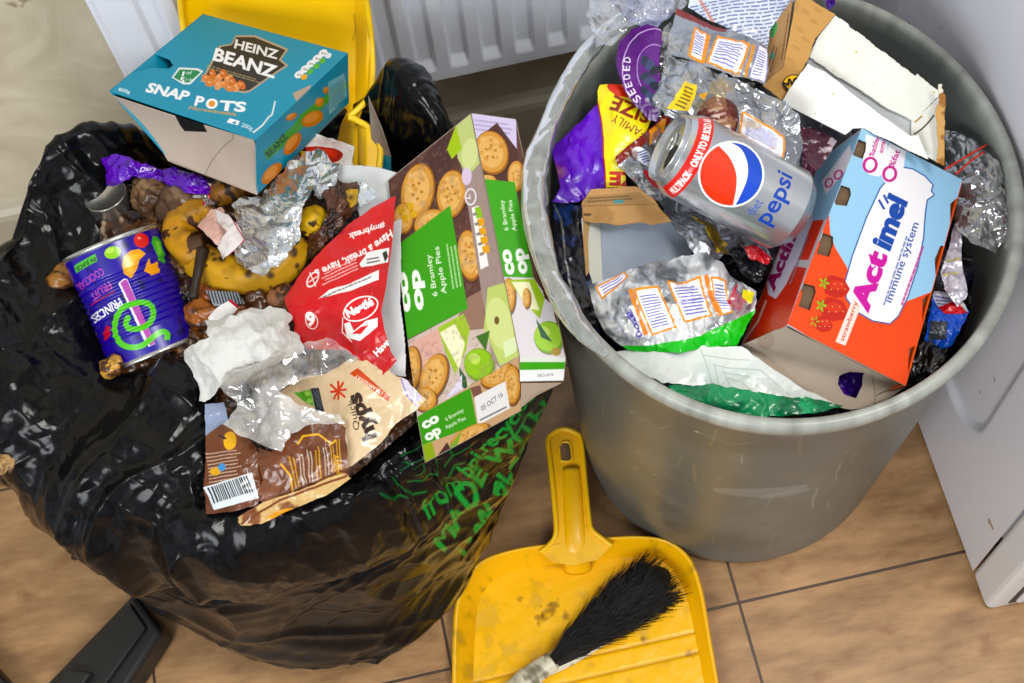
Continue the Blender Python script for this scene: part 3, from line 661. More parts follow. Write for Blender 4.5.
# --- apple pie boxes
def pie(c, x, y, rx, ry, rot=0.0):
    c.ell(x+0.8, y+1, rx*1.04, ry*1.03, '3c241a', rot, 0.7); c.ell(x, y, rx, ry, '9a5e22', rot); c.ell(x-0.5, y-0.7, rx*0.93, ry*0.92, 'cf9648', rot); c.ell(x-1, y-1, rx*0.72, ry*0.72, 'dfae68', rot)
    rq = random.Random(int(x*7+y)); [c.ell(x+rx*rq.uniform(-.8, .8)*0.8, y+ry*rq.uniform(-.8, .8)*0.8, rx*0.14, ry*0.09, rq.choice(['b87c34', 'edc486', 'c48a40']), rq.random()*3, 0.5) for _ in range(14)]
    for k in range(5):
        a = k*1.25+rot; c.ell(x-1+rx*0.28*math.cos(a), y-1+ry*0.28*math.sin(a), rx*0.1, ry*0.05, 'a9742f', a)
def apple(c, x, y, r, col='8dbb2a'):
    c.ell(x+1, y+1, r*1.03, r*1.08, '4a5a1c', 0, 0.6); c.ell(x, y, r, r*1.05, '6f9c1c'); c.ell(x-0.8, y-0.8, r*0.92, r*0.95, col); c.ell(x-r*0.3, y-r*0.35, r*0.4, r*0.35, 'cfe27a', 0.5, 0.7)
def coop(c, a, b, c2, d2, h, col='f4f8ee'):
    c.text('co', a, b, h, col, 0.05); c.text('op', c2, d2, h, col, 0.05)
def d_ca(c):
    c.poly([(430, 148), (455, 128), (450, 190), (395, 200)], '4a2d2a'); c.mottle('3c2422', 5, 0, 0.6, 3, 0.5)
    pie(c, 418, 193, 17, 30, 0.15); pie(c, 452, 196, 15, 25, 0.1); pie(c, 434, 228, 20, 17); pie(c, 470, 258, 12, 26, -0.1); pie(c, 404, 220, 10, 16)
    for x, y in [(402, 212), (405, 220), (410, 208), (413, 216)]: c.ell(x, y, 4, 4, 'd5a52c')
    c.poly([(400, 347), (468, 311), (500, 340), (520, 356), (470, 395), (417, 420)], 'c9b7ab')
    c.poly([(468, 300), (482, 292), (486, 330), (450, 335)], '93705f'); c.poly([(412, 345), (440, 330), (445, 370), (420, 380)], 'd9a99a')
    c.poly([(438, 330), (464, 316), (470, 330), (466, 352), (455, 375), (445, 352)], '9dbc3a'); c.poly([(440, 335), (455, 326), (465, 345), (459, 370)], 'eee9c4')
    pie(c, 411, 372, 10, 24, 0.1); pie(c, 434, 378, 13, 24, 0.35); pie(c, 425, 400, 12, 12)
    apple(c, 479, 365, 15); c.poly([(470, 385), (492, 372), (474, 392)], '4e7a28'); c.poly([(459, 368), (466, 378), (468, 392), (461, 386)], '24512a')
    c.poly([(446, 398), (462, 375), (462, 392), (448, 402)], 'd7cfe0')
    # side strip
    c.poly([(455, 127), (471, 112), (522, 356), (500, 368), (492, 360)], '9c8780'); c.mottle('8a766f', 3, 0.3, 0.7, 9, 0.3)
    c.poly([(455, 127), (471, 112), (480, 165), (468, 178), (458, 160)], 'b9c47c'); c.ell(470, 155, 8, 16, 'cdd392', 0.1)
    c.poly([(447, 150), (456, 125), (462, 150), (452, 160)], '9fbb2e')
    c.ell(467, 178, 5, 9, 'd5bfd8', 0); c.ell(471, 199, 6, 9, 'ded8dc', 0); c.ell(471, 199, 4.5, 7, '9c8780', 0); c.text('V', (469, 203), (473, 199), 4, 'f0eef0', 0.02)
    c.poly([(472, 210), (479, 208), (489, 268), (481, 272)], 'f0ece8'); c.poly([(475, 210), (481, 209), (483, 220), (477, 221)], '88b830')
    for k in range(4): c.poly([(477.2+k*1.7, 222+k*9), (484+k*1.7, 220+k*9), (485.2+k*1.7, 227.5+k*9), (478.6+k*1.7, 229.5+k*9)], 'e0a032')
    for k in range(5): c.line([(474+k*1.7, 217+k*10), (477+k*1.7, 216+k*10)], 3, '8a8078')
    c.poly([(488, 290), (505, 285), (520, 345), (519, 356), (500, 366), (484, 330)], 'b9c86e'); c.ell(500, 325, 13, 26, 'cdd68c', -0.2); c.ell(497, 322, 2.5, 4, '6e5326')
    c.poly([(476, 338), (490, 332), (486, 352)], '3d6b22'); c.poly([(503, 343), (520, 335), (516, 352), (505, 358)], 'd5e2b2')
    # green label
    c.poly([(396, 249), (450.5, 207.5), (468, 311), (396, 348)], '3f9a1f')
    coop(c, (411, 314), (406, 274), (424, 312), (419, 272), 11.5)
    c.text('6 Bramley', (438, 299), (431, 257), 5.5, 'e4f0d8', 0.01); c.text('Apple Pies', (447, 296), (439, 249), 5.5, 'e4f0d8', 0.01)
    c.tiny((452, 292), (445, 245), (463, 288), 3, 'bcd8a8', 5)
def d_cae(c):
    c.poly([(416, 417), (470, 388), (477, 425), (422, 445)], '3f9a1f'); coop(c, (424, 429), (440, 420), (427, 441), (442, 432), 10)
    c.text('6 Bramley', (446, 421), (464, 411), 4, 'e4f0d8', 0.01); c.text('Apple Pies', (446, 429), (466, 419), 4, 'e4f0d8', 0.01)
    pie(c, 497, 375, 18, 12, -0.5); pie(c, 512, 385, 9, 20); c.poly([(470, 388), (480, 385), (484, 400), (475, 402)], '7a5446')
    c.poly([(474, 397), (505, 381), (510, 408), (478, 425)], 'ebe7e4'); c.text('05 OCT 16', (482, 411), (503, 396), 5, '4a4a4a', 0.0, 0.3); c.tiny((480, 418), (508, 404), (480, 422), 1, '666666', 5)
    pie(c, 470, 436, 22, 9, -0.5); c.poly([(447, 450), (462, 430), (455, 452)], '7da43a'); c.poly([(438, 455), (447, 442), (452, 452)], '4b2c2a')
    c.poly([(422, 445), (432, 442), (436, 458), (425, 464)], '8fa82c')
ca = empty('apple_pie_box', at(460, 300, .43), 'large apple pie box with a slanting green label, beside the red wrapper', 'food box')
A = at(417, 417, .447); B = at(520, 356, .456); C_ = at(471, 113, .500); D_ = at(388, 180, .480)
dv = at(425, 463, .408)-A; dv2 = at(521, 411, .415)-B
d_marks[(ca.name, 'top')] = [[(417, 417), (520, 356)], [(388, 180), (471, 113)]]
d_marks[(ca.name, 'near')] = [[(425, 463), (521, 411)], [(417, 417), (520, 356)]]
hexbox(ca, [A, B, C_, D_], [dv, dv2, dv2*1.0+np.array([0, 0.004, 0]), dv], {'top': (d_ca, '5a3830'), 'near': (d_cae, 'c9a37c')}, 'a08f80', 2.6, 0.0005)
def d_cb(c):
    c.poly([(471, 113), (516, 119), (517, 150), (476, 140)], 'cfc4e2'); c.tiny((474, 118), (512, 123), (476, 132), 3, 'a79cc0', 3)
    c.poly([(476, 141), (497, 123), (517, 150), (524, 190), (484, 184)], '4b2b26'); pie(c, 492, 154, 17, 23, -0.2); pie(c, 517, 178, 9, 16); pie(c, 488, 182, 9, 5)
    c.poly([(484, 181), (515, 184), (534, 280), (503, 279)], '3fa01f')
    c.text('6 Bramley', (509, 233), (504, 202), 4.5, 'e4f0d8', 0.01); c.text('Apple Pies', (517, 233), (512, 202), 4.5, 'e4f0d8', 0.01)
    coop(c, (515, 276), (510, 251), (528, 275), (523, 250), 12)
    c.poly([(503, 279), (534, 280), (552, 306), (566, 359), (520, 357)], 'd9d2d6'); pie(c, 509, 298, 7, 18); c.poly([(509, 282), (535, 281), (545, 300), (540, 320), (525, 305)], '9dc02e'); c.poly([(512, 284), (530, 284), (540, 312), (528, 310)], 'f0ecc0')
    c.poly([(533, 258), (538, 258), (552, 306), (545, 300)], '4a2a22'); pie(c, 527, 300, 4, 10); apple(c, 549, 338, 15, '9cc83a'); c.poly([(536, 320), (549, 338), (553, 343), (541, 338)], '23583a'); c.ell(556, 352, 5, 4, 'a98a3a')
def d_cbe(c):
    c.poly([(518, 355), (568, 357), (568, 364), (518, 362)], 'dfe6d8'); c.poly([(518, 362), (567, 362), (567, 369), (518, 370)], '46a324'); c.text('XK21019', (537, 377), (553, 376), 3, '555555')
cb = empty('apple_pie_box', at(540, 300, .43), 'narrow apple pie box at the right of the black bag, nearest the grey bin', 'food box')
A = at(520, 357, .458); B = at(566, 358, .452); C_ = at(516, 119, .497); D_ = at(471.5, 113, .502)
dv = at(520, 382, .440)-A; dvb = at(564, 381, .434)-B
d_marks[(cb.name, 'top')] = [[(520, 357), (566, 358)], [(471.5, 113), (516, 119)]]
d_marks[(cb.name, 'near')] = [[(520, 382), (564, 381)], [(520, 357), (566, 358)]]
ddn = np.array([-0.004, 0.006, -0.03])
hexbox(cb, [A, B, C_, D_], [dv, dvb, ddn, ddn], {'top': (d_cb, '5a3830'), 'near': (d_cbe, 'f0f0ee')}, 'a08f80', 2.6, 0.0005)
sheet('inner_flap', [[(521, 408, .417), (536, 396, .42)], [(521, 383, .436), (562, 383, .432)]], 2, 'a3917f', M['board'], None, cb, thick=0.0006)

# --- fruit cocktail tin
def cyl_frame(a, b, face, spin=0.0):
    ax = (b-a); L = np.linalg.norm(ax); ax /= L; f = face-(face@ax)*ax; f /= np.linalg.norm(f); r = np.cross(ax, f)
    f2 = f*math.cos(spin)+r*math.sin(spin); return ax, L, f2, np.cross(ax, f2)
def lathe_parts(a, ax, f, r, prof, n):
    """prof (radius, height); angle 0 looks towards the face direction, growing to the right"""
    th = np.linspace(-np.pi, np.pi, n, endpoint=False); out = []
    for R, hgt in prof: out.append(a+ax*hgt+R*(np.cos(th)[:, None]*f+np.sin(th)[:, None]*r))
    return np.array(out)
tin = empty('tin_can', at(134, 300, .40), 'dark blue fruit tin with a green swirl, lying at the left of the rubbish', 'tin')
def canmap(a2, b2, Rpx, Rmm, pxmm, st, mid):
    """marks on a lying can -> mm round the side and up from the base a2"""
    a2 = np.array(a2, float); b2 = np.array(b2, float); e = (b2-a2)/np.hypot(*(b2-a2)); q = np.array([-e[1], e[0]]); ct = math.sqrt(1-st*st)
    def fn(x, y):
        d = np.array([x, y])-a2; s_ = max(-0.98, min(0.98, (d@q)/Rpx)); ph = math.asin(s_)
        return mid+Rmm*ph, (d@e+Rpx*math.cos(ph)*st)/(pxmm*ct)
    return fn
def can(root, a, b, R, prof, res, bg, a2, b2, st, draw, name, metal=0.0, m='wrap', ribs=None):
    ax, L, f, r = cyl_frame(a, b, CAM-(a+b)/2); circ = 2*np.pi*R*1000; mm = L*1000
    c = Cv(circ, mm, res, bg, metal); dist = ((a+b)/2-CAM)@FW; pxmm = FPX/dist/1000
    c.fn = canmap(a2, b2, R*1000*pxmm, R*1000, pxmm, st, circ/2)
    draw(c)
    hs = np.linspace(0, L, c.ny); Rr = np.interp(hs, [p[1] for p in prof], [p[0] for p in prof])
    if ribs: Rr = Rr+ribs(hs)
    P = lathe_parts(a, ax, f, r, list(zip(Rr, hs)), c.nx)
    quads(name, P, M[m], root, c.im, wrap=True); return ax, L, f, r
def disc(root, name, c0, ax, f, r, prof, col, metal, m, n=72):
    P = lathe_parts(c0, ax, f, r, prof, n); cc = np.zeros(P.shape[:2]+(4,)); cc[..., :3] = hexc(col); cc[..., 3] = metal
    return quads(name, P, M[m], root, cc, wrap=True)
a = at(110.5, 243, .447); b = at(158, 353, .397)
def d_tin(c):
    F = c.fn; c.fn = None; c.mottle('1b1470', 26, -0.2, 0.9, 4, 0.6); c.mottle('3c2fb0', 20, 0.3, 1.0, 14, 0.5)
    c.mottle('0d0a30', 9, 0.62, 0.8, 24, 0.6); c.poly([(-5, 0), (250, 0), (250, 3), (-5, 3)], 'c4c4c2', metal=0.9); c.poly([(-5, c.h-3), (250, c.h-3), (250, c.h+1), (-5, c.h+1)], 'c4c4c2', metal=0.9); c.fn = F
    c.poly([(78, 270), (99, 260), (101, 267), (80, 277)], '52b53a'); c.text('IN JUICE', (99, 263), (80, 272), 4, '12401a', 0.03)
    c.text('COCKTAIL', (105, 273), (79, 288), 7.5, 'b04aa8', 0.02); c.text('FRUIT', (112, 286), (92, 298), 8, 'b04aa8', 0.02); c.line([(117, 296), (94, 308)], 1.0, 'c02a3a')
    c.text('PRINCES', (122, 302), (93, 318), 8.5, 'f2f0f6', 0.03)
    c.ell(141.6, 245, 7, 7.5, 'd81f1a', 0.3); c.ell(139.5, 243, 1.8, 1.5, 'f58a7a'); c.ell(115.3, 258.8, 8, 6, '8cc32a', -0.3); c.ell(113, 257, 4, 2.5, 'b5dc5a', -0.3)
    c.poly([(152, 239), (156, 238), (160, 243), (161, 249), (164, 256), (164, 266), (159, 263), (155, 255), (151, 246)], '3fae3c'); c.poly([(154, 243), (158, 243), (161, 255), (158, 258)], '6fcf4e')
    c.poly([(126, 262), (132, 256), (140, 254), (146, 258), (140, 265), (139, 272), (133, 283), (126, 279), (124, 270)], 'f2a322'); c.poly([(128, 264), (134, 259), (141, 259), (136, 266), (133, 277), (129, 275)], 'fbc04a')
    c.poly([(149, 262), (152, 268), (157, 264), (160, 275), (152, 279), (145, 275)], 'f2a322'); c.ell(109, 335, 3.5, 7, 'b8263a', 0.2)
    c.poly([(120.5, 288), (126, 283.5), (129, 284), (156, 346), (150, 349), (145, 342)], 'f4eef4'); c.poly([(122.5, 288), (126.5, 284.5), (129, 285), (156, 345.5), (151, 348)], 'b455ac')
    arc = [(130, 321), (128, 326), (130, 331), (137, 332), (145, 330), (151, 325), (154, 318), (153, 311), (149, 307), (142, 306), (134, 308), (126, 311), (120, 318), (117, 328), (118, 338), (124, 346), (133, 349.5), (143, 348), (150, 343), (157, 337), (163, 334), (167, 336), (167, 341)]
    tt = np.linspace(0, 1, 70); ap = cr1(np.array(arc, float), tt)
    c.line(ap, 5.4, '55c227')
    for p in ap[::2]: c.ell(p[0], p[1], 2.6, 2.6, '55c227')
ax, L, f, r = can(tin, a, b, 0.0405, [(0.0415, 0), (0.0415, .0015), (0.0405, .003), (0.0405, .1)], 3.0, '2c1f96', (110.5, 243), (158, 353), -0.08, d_tin, 'label',
  ribs=lambda h: np.where((h > .026) & (h < .078), 0.0007*np.cos((h-.026)/.0052*2*np.pi)-0.0007, 0)*1.0)
sh = [(0.0405, 0.003), (0.0417, 0.002), (0.0417, -0.0005), (0.0403, -0.001), (0.0395, 0.001), (0.0393, 0.0035), (0.030, 0.004), (0.029, 0.0033), (0.0, 0.0033)]
disc(tin, 'base_end', a, ax, f, r, sh, 'c2c2c0', 0.9, 'foil'); disc(tin, 'top_end', b, -ax, f, -r, sh, 'c2c2c0', 0.9, 'foil')

# --- bananas, foil, ham and other scraps
def spotted(base, dark, n, seed, lo=0.5, sc=(7, 7)):
    rr = random.Random(seed); pts = [(rr.random(), rr.random(), rr.uniform(0.006, 0.02)) for _ in range(n)]
    def f(u, v):
        c = np.zeros(u.shape+(3,)); c[:] = hexc(base); m = fbm(u*5, v*9, seed, 3)[..., None]
        c = c*(1-np.clip(m, 0, 1)*0.25); t = hexc(dark)
        e = np.clip((np.abs(v-0.5)-0.40)/0.08, 0, 1)[..., None]; c = c*(1-e)+t*e
        b = np.clip((fbm(u*sc[0], v*sc[1], seed+5, 4)-lo)/0.15, 0, 1)[..., None]; c = c*(1-b)+t*b
        for x, y, r_ in pts:
            k = np.clip(1.4-np.hypot((u-x)*0.55, (v-y)*1.0)/r_, 0, 1)[..., None]*0.9; c = c*(1-k)+t*k
        return c
    return f
ban = lambda u, v: 0.05*np.cos(u*2*np.pi*5)+0.03*fbm(u*4, v*6, 5, 2)
bn = tube('banana', [at(190, 232, .425), at(196, 256, .43), at(218, 270, .435), at(248, 277, .438), at(276, 271, .44), at(295, 252, .442), at(304, 236, .44)], [.009, .0145, .0155, .0155, .015, .012, .006], M['organic'], None, 90,
          colf=spotted('cf9a1c', '3a2208', 90, 3, 0.85), k=22, disp=ban)
tag(bn, 'yellow banana with small brown spots curving below the crumpled foil', 'banana')
bn = tube('banana', [at(207, 247, .442), at(193, 250, .44), at(181, 240, .438), at(182, 225, .438), at(196, 214, .44), at(216, 210, .438)], [.012, .0145, .015, .0145, .013, .008], M['organic'], None, 90,
          colf=spotted('c48a1a', '46280c', 20, 8, 0.3), k=22, disp=ban)
tag(bn, 'bruised banana curled into a hook, with its black stem pointing down', 'banana')
st = tube('stem', [at(203, 250, .450), at(199, 268, .452), at(195, 286, .45), at(193, 298, .448)], [.0055, .0042, .0038, .0048], M['organic'], bn, 14, col='2a1c12')
bn = tube('banana_peel', [at(212, 202, .442), at(226, 192, .446), at(244, 186, .446), at(262, 192, .44)], [.006, .012, .012, .006], M['organic'], None, 60, colf=spotted('8a5a1c', '2a1608', 10, 13, 0.1), k=16, disp=ban)
tag(bn, 'browned banana peel just below the open end of the teal carton', 'banana peel')
bn = tube('banana_peel', [at(302, 232, .452), at(312, 222, .456), at(322, 213, .454)], [.007, .012, .009], M['organic'], None, 60, colf=spotted('e8b81c', '3a2208', 8, 23, 0.35), k=16, disp=ban)
tag(bn, 'bright yellow stub of banana peel between the foil and the chocolate cake', 'banana peel')
def blob(name, c0, rx, ry, rz, m, colf=None, col='888888', seed=1, amp=0.2, n=64, rot=0.0, parent=None, fr=1.6, facets=False):
    v, u = np.mgrid[0:n//2+1, 0:n]; ph = np.pi*(v/(n//2)-0.5); th_ = 2*np.pi*u/n
    X = np.cos(ph)*np.cos(th_); Y = np.cos(ph)*np.sin(th_); Z = np.sin(ph)
    nf = (crumple if facets else (lambda a_, b_, s_: fbm(a_, b_, s_, 3)))
    d = 1+amp*(nf(X*fr+Z*0.7+7, Y*fr-Z*0.5, seed)+nf(Z*fr+3, X*fr+Y, seed+5))*0.6
    X, Y, Z = X*rx*d, Y*ry*d, Z*rz*d; c_, s_ = math.cos(rot), math.sin(rot)
    P = np.stack([c0[0]+X*c_-Y*s_, c0[1]+X*s_+Y*c_, c0[2]+Z], -1)
    cc = np.zeros(P.shape[:2]+(4,))
    cc[..., :3] = hexc(col) if colf is None else colf(u/n, v/(n/2))
    return quads(name, P, m, parent, cc, wrap=True)
def mix2(a_, b_, seed, s1=5, lo=-0.2, hi=0.5):
    def f(u, v):
        k = np.clip((fbm(u*s1, v*s1, seed, 4)-lo)/(hi-lo), 0, 1)[..., None]; return hexc(a_)*(1-k)+hexc(b_)*k
    return f
for q in [(150, 197, .435, .016, .019, .013, 'used teabag with brown stains, left of its pair below the carton', '8a6a4c', 3, 0.3), (178, 205, .438, .018, .020, .014, 'used teabag, right of its pair, next to the hooked banana', '7d6450', 9, -0.3)]:
    x, y, z, a1, a2_, a3, lb, cl, sd, ro = q
    o = blob('teabag', at(x, y, z), a1, a2_, a3, M['wet'], mix2(cl, '4f3420', sd), seed=sd, amp=0.28, rot=ro, facets=True); tag(o, lb, 'teabag', 'used teabags')
def patchthing(name, cat, label, *a_, group=None, **k_):
    o = patch(name, *a_, **k_); tag(o, label, cat, group); return o
# purple wrappers
def d_pw(c): c.mottle('8a3fd6', 10, 0.2, 0.9, 3, 0.6); c.mottle('2a0a5a', 8, 0.3, 0.7, 13, 0.6); c.text('Dairy', (140, 171), (156, 170), 5, 'e8d8fa', 0.02, 0.2)
patchthing('sweet_wrapper', 'wrapper', 'shiny purple sweet wrapper twisted at the left of the carton flap', (98, 150, 170, 192), [[.445, .45, .452, .45], [.44, .455, .45, .445], [.435, .44, .44, .435]], M['wrap'], 3, '5a14b4', d_pw,
  wob([(102, 160), (116, 154), (134, 160), (150, 164), (164, 170), (163, 182), (140, 178), (132, 177), (118, 185), (107, 187)], 1, 4, 3), disp=crf(9, 1.6, 4, 20, 3))
patchthing('sweet_wrapper', 'wrapper', 'purple wrapper strip directly under the lower edge of the carton flap', (158, 166, 222, 200), [[.446, .45, .45, .446], [.44, .45, .447, .44]], M['wrap'], 3, '5518a8', d_pw,
  wob([(163, 170), (176, 168), (196, 176), (214, 184), (208, 196), (186, 194), (166, 184)], 1, 4, 5), disp=crf(8, 1.6, 8, 20, 3))
patchthing('sweet_wrapper', 'wrapper', 'little red and silver wrapper between the teabags and the foil', (188, 178, 226, 218), [[.445, .45, .447], [.44, .45, .445]], M['foil'], 3, 'c2b8b4', lambda c: c.mottle('b81420', 7, -0.1, 0.2, 3, 1, 0.2),
  wob([(193, 190), (205, 182), (222, 186), (222, 198), (206, 208), (198, 214), (191, 204)], 1, 4, 7), disp=crf(6, 1.5, 18, 20, 2), metal=0.8)
# foil
patchthing('foil_sheet', 'foil', 'crumpled silver kitchen foil lying over the bananas', (225, 135, 345, 285), [[.45, .455, .462, .455], [.455, .468, .478, .46], [.452, .472, .474, .462], [.448, .466, .462, .45]], M['foil'], 4.5, 'd2d4d6',
  lambda c: c.mottle('b8bcc2', 12, 0, 0.8, 3, 0.6), wob([(232, 206), (246, 197), (262, 197), (272, 178), (290, 160), (318, 148), (338, 166), (336, 196), (318, 200), (312, 190), (302, 214), (300, 240), (292, 250), (282, 262), (262, 276), (250, 270), (236, 262), (234, 240), (240, 226)], 2, 4, 3),
  disp=lambda u, v, w, h: (crumple(u*w/17, v*h/17, 9, 2)*4.4+crumple(u*w/6, v*h/6, 19, 2)*0.7)/1000, metal=0.95)
# pink sliced ham
patchthing('ham_slice', 'ham', 'pale pink ham slice folded on the hooked banana', (190, 198, 236, 252), [[.458, .466, .462], [.458, .47, .466], [.456, .462, .46]], M['wet'], 3, 'cfa294', lambda c: c.mottle('e2bfb2', 9, -0.2, 0.6, 3),
  wob([(196, 226), (210, 208), (222, 206), (228, 222), (226, 242), (218, 246), (206, 236)], 1, 4, 3), disp=crf(12, 1, 3, 20, 3), thick=0.001)
patchthing('paper_scrap', 'paper', 'white paper scrap with a thin red edge beside the ham slice', (212, 200, 250, 266), [[.466, .474, .47], [.468, .48, .474], [.464, .474, .468]], M['paper'], 3, 'ddd5d4', lambda c: (c.mottle('c9b4b2', 10, 0, .7, 3), c.line([(226, 260), (236, 250), (244, 240)], 1.6, 'a82030'), c.line([(230, 214), (238, 230), (244, 240)], 1, 'a82030')),
  wob([(214, 208), (228, 214), (238, 226), (245, 240), (234, 252), (224, 260), (219, 248), (228, 232), (218, 222)], 1, 3, 6), disp=crf(14, 1.2, 6, 20, 2), thick=0.0004)
# white pot with tomato
patchthing('paper_cup', 'cup', 'white card cup smeared with red sauce behind the foil', (296, 130, 362, 176), [[.45, .455, .45], [.448, .435, .448], [.45, .452, .45]], M['paper'], 2.5, 'e8e2dc', lambda c: (c.ell(318, 156, 26, 10, 'b02a18'), c.ell(322, 154, 16, 6, 'cf3a24')),
  [(304, 146), (316, 134), (336, 140), (354, 146), (352, 168), (334, 172), (306, 162)], disp=crf(10, 1, 5, 22, 3), thick=0.0006)
# chocolate cake
def d_cake(c): c.mottle('2a140c', 10, -0.1, 0.6, 3); c.mottle('7a5a46', 6, 0.5, 0.9, 8, 0.6)
patchthing('chocolate_cake', 'cake', 'squashed dark chocolate cake between the foil and the red wrapper', (296, 176, 370, 262), [[.44, .452, .46, .45], [.445, .472, .476, .455], [.442, .470, .462, .45], [.438, .45, .445, .44]], M['wet'], 2.5, '55301e', d_cake,
  wob([(322, 186), (340, 182), (358, 190), (359, 206), (350, 220), (336, 234), (322, 248), (308, 260), (300, 248), (306, 236), (318, 228), (326, 208)], 2, 4, 3), disp=crf(14, 4, 3, 25, 4))
patchthing('banana_peel', 'banana peel', 'small brownish yellow peel corner on the chocolate cake', (338, 184, 364, 212), [[.482, .484], [.478, .476]], M['organic'], 2.5, 'b08a2a', lambda c: c.mottle('3a2210', 6, 0, 0.5, 3), wob([(345, 190), (358, 188), (359, 204), (348, 208)], 1, 3, 3), disp=crf(8, 1.4, 3, 20, 2), thick=0.001)
# greaseproof sheet
patchthing('greaseproof_paper', 'paper', 'smooth white paper sheet tucked between the red wrapper and the pie box', (326, 155, 412, 385), [[.452, .462, .47, .47], [.45, .462, .472, .476], [.446, .458, .468, .474], [.442, .452, .46, .464], [.44, .446, .452, .456]], M['paper'], 1.6, 'd2d3d4', lambda c: c.mottle('bcbec2', 40, 0, 1, 3, 0.6),
  [(328, 163), (350, 166), (378, 168), (404, 175), (402, 230), (400, 300), (405, 346), (406, 377), (392, 376), (382, 368), (370, 330), (360, 220), (352, 190), (340, 182)], disp=crf(38, 1.0, 7, 50, 4), thick=0.0003)
patchthing('foil_sheet', 'foil', 'small folded silver foil corner on the white paper sheet', (340, 174, 382, 212), [[.478, .484, .482], [.476, .482, .48]], M['foil'], 3.5, 'ccd2d8', None, wob([(360, 178), (366, 184), (381, 193), (372, 200), (360, 208), (358, 196)], 1, 3, 3), disp=crf(9, 1.2, 3, 20, 1), metal=0.9)
# red chocolate bar multipack wrapper
def d_nes(c):
    c.mottle('a80a10', 25, 0, 0.9, 3, 0.5)
    c.text('Have a break, have a', (391, 229), (316, 272), 7.5, 'f6e6e4', 0.03, 0.2, arc=0.05)
    c.text('#mybreak', (384, 222), (350, 236), 6, 'f6e6e4', 0.03, 0.2)
    c.ell(315, 281, 5, 9, 'f2dcd8', 0.5); c.ell(315, 281, 3.6, 7, 'c40a12', 0.5); c.line([(312, 274), (318, 288)], 1, 'f2dcd8'); c.line([(311, 284), (319, 278)], 1, 'f2dcd8')
    c.tiny((357, 259), (322, 276), (359, 271), 4, 'f0c8c4', 3)
    c.poly([(360, 265), (368, 252), (389, 247), (388, 262), (362, 268)], 'dcdad8'); c.tiny((367, 258), (380, 255), (367, 265), 2, '555555', 3); c.poly([(382, 253), (386, 250), (388, 256), (385, 262)], '1c2420')
    c.poly([(318, 302), (330, 291), (352, 284), (379, 270), (379, 280), (350, 292), (322, 299)], 'e9e4e2'); c.tiny((323, 297), (376, 274), (326, 299), 1, '666666', 3)
    c.ell(312, 321, 6, 9, 'eadfdc', -0.3); c.ell(312, 321, 5, 8, 'c40a12', -0.3); c.text('9', (308, 326), (316, 325), 13, 'f4efec', 0.05)
    c.ell(361, 309, 19, 11.5, 'f4eeec', -0.42); c.ell(361, 309, 17.6, 10, 'd3121a', -0.42); c.text('Nestlé', (348, 318), (375, 304.5), 8.5, 'ffffff', 0.06)
    c.poly([(344, 324), (350, 322), (354, 331), (366, 321), (378, 318), (378, 327), (360, 341), (347, 338)], 'f2eeec'); c.poly([(352, 334), (361, 327), (369, 325), (361, 334)], 'd3121a'); c.line([(343, 318), (342, 332), (352, 342)], 1, 'f4eeec')
    c.text('Have', (377, 357), (390, 343), 7, 'f6eeec', 0.04, 0.1)
patchthing('chocolate_wrapper', 'wrapper', 'torn bright red chocolate multipack wrapper with white lettering, on the white sheet', (278, 185, 405, 378),
  [[.462, .472, .485, .492], [.466, .476, .486, .490], [.462, .476, .482, .484], [.458, .470, .474, .474], [.454, .46, .464, .466]], M['wrap'], 3.2, 'c60e16', d_nes,
  [(396, 196), (393, 236), (386, 290), (382, 312), (385, 330), (391, 352), (397, 360), (390, 368), (380, 377), (368, 366), (345, 350), (310, 350), (296, 340), (296, 325), (286, 300), (300, 278), (318, 258), (345, 230), (372, 208)],
  disp=crf(22, 1.5, 31, 50, 3))
# tissue
def tissue(lb, bb, Z, ol, sd): return patchthing('crumpled_tissue', 'tissue', lb, bb, Z, M['paper'], 2.6, 'd2d2ce', None, wob(ol, 1.4, 4, sd), disp=crf(24, 4.6, sd, 40, 6), thick=0.0003)
tissue('crumpled white kitchen tissue in the middle, right of the fruit tin', (180, 300, 306, 400), [[.45, .468, .475, .46], [.452, .485, .49, .465], [.448, .472, .475, .455], [.44, .45, .45, .44]],
  [(206, 320), (226, 312), (236, 316), (250, 306), (276, 304), (296, 312), (290, 322), (300, 330), (300, 352), (262, 366), (236, 372), (212, 398), (204, 406), (196, 380), (188, 352), (204, 344), (214, 338)], 5)
patchthing('paper_scrap', 'paper', 'white paper scrap with a red edge above the crumpled tissue', (204, 292, 246, 336), [[.468, .474], [.46, .462]], M['paper'], 3, 'dedad8', lambda c: c.line([(230, 300), (240, 308)], 3, 'b01828'), wob([(208, 318), (218, 308), (232, 299), (240, 308), (226, 322), (214, 332)], .8, 3, 3), disp=crf(16, 1, 6, 22, 2), thick=0.0004)
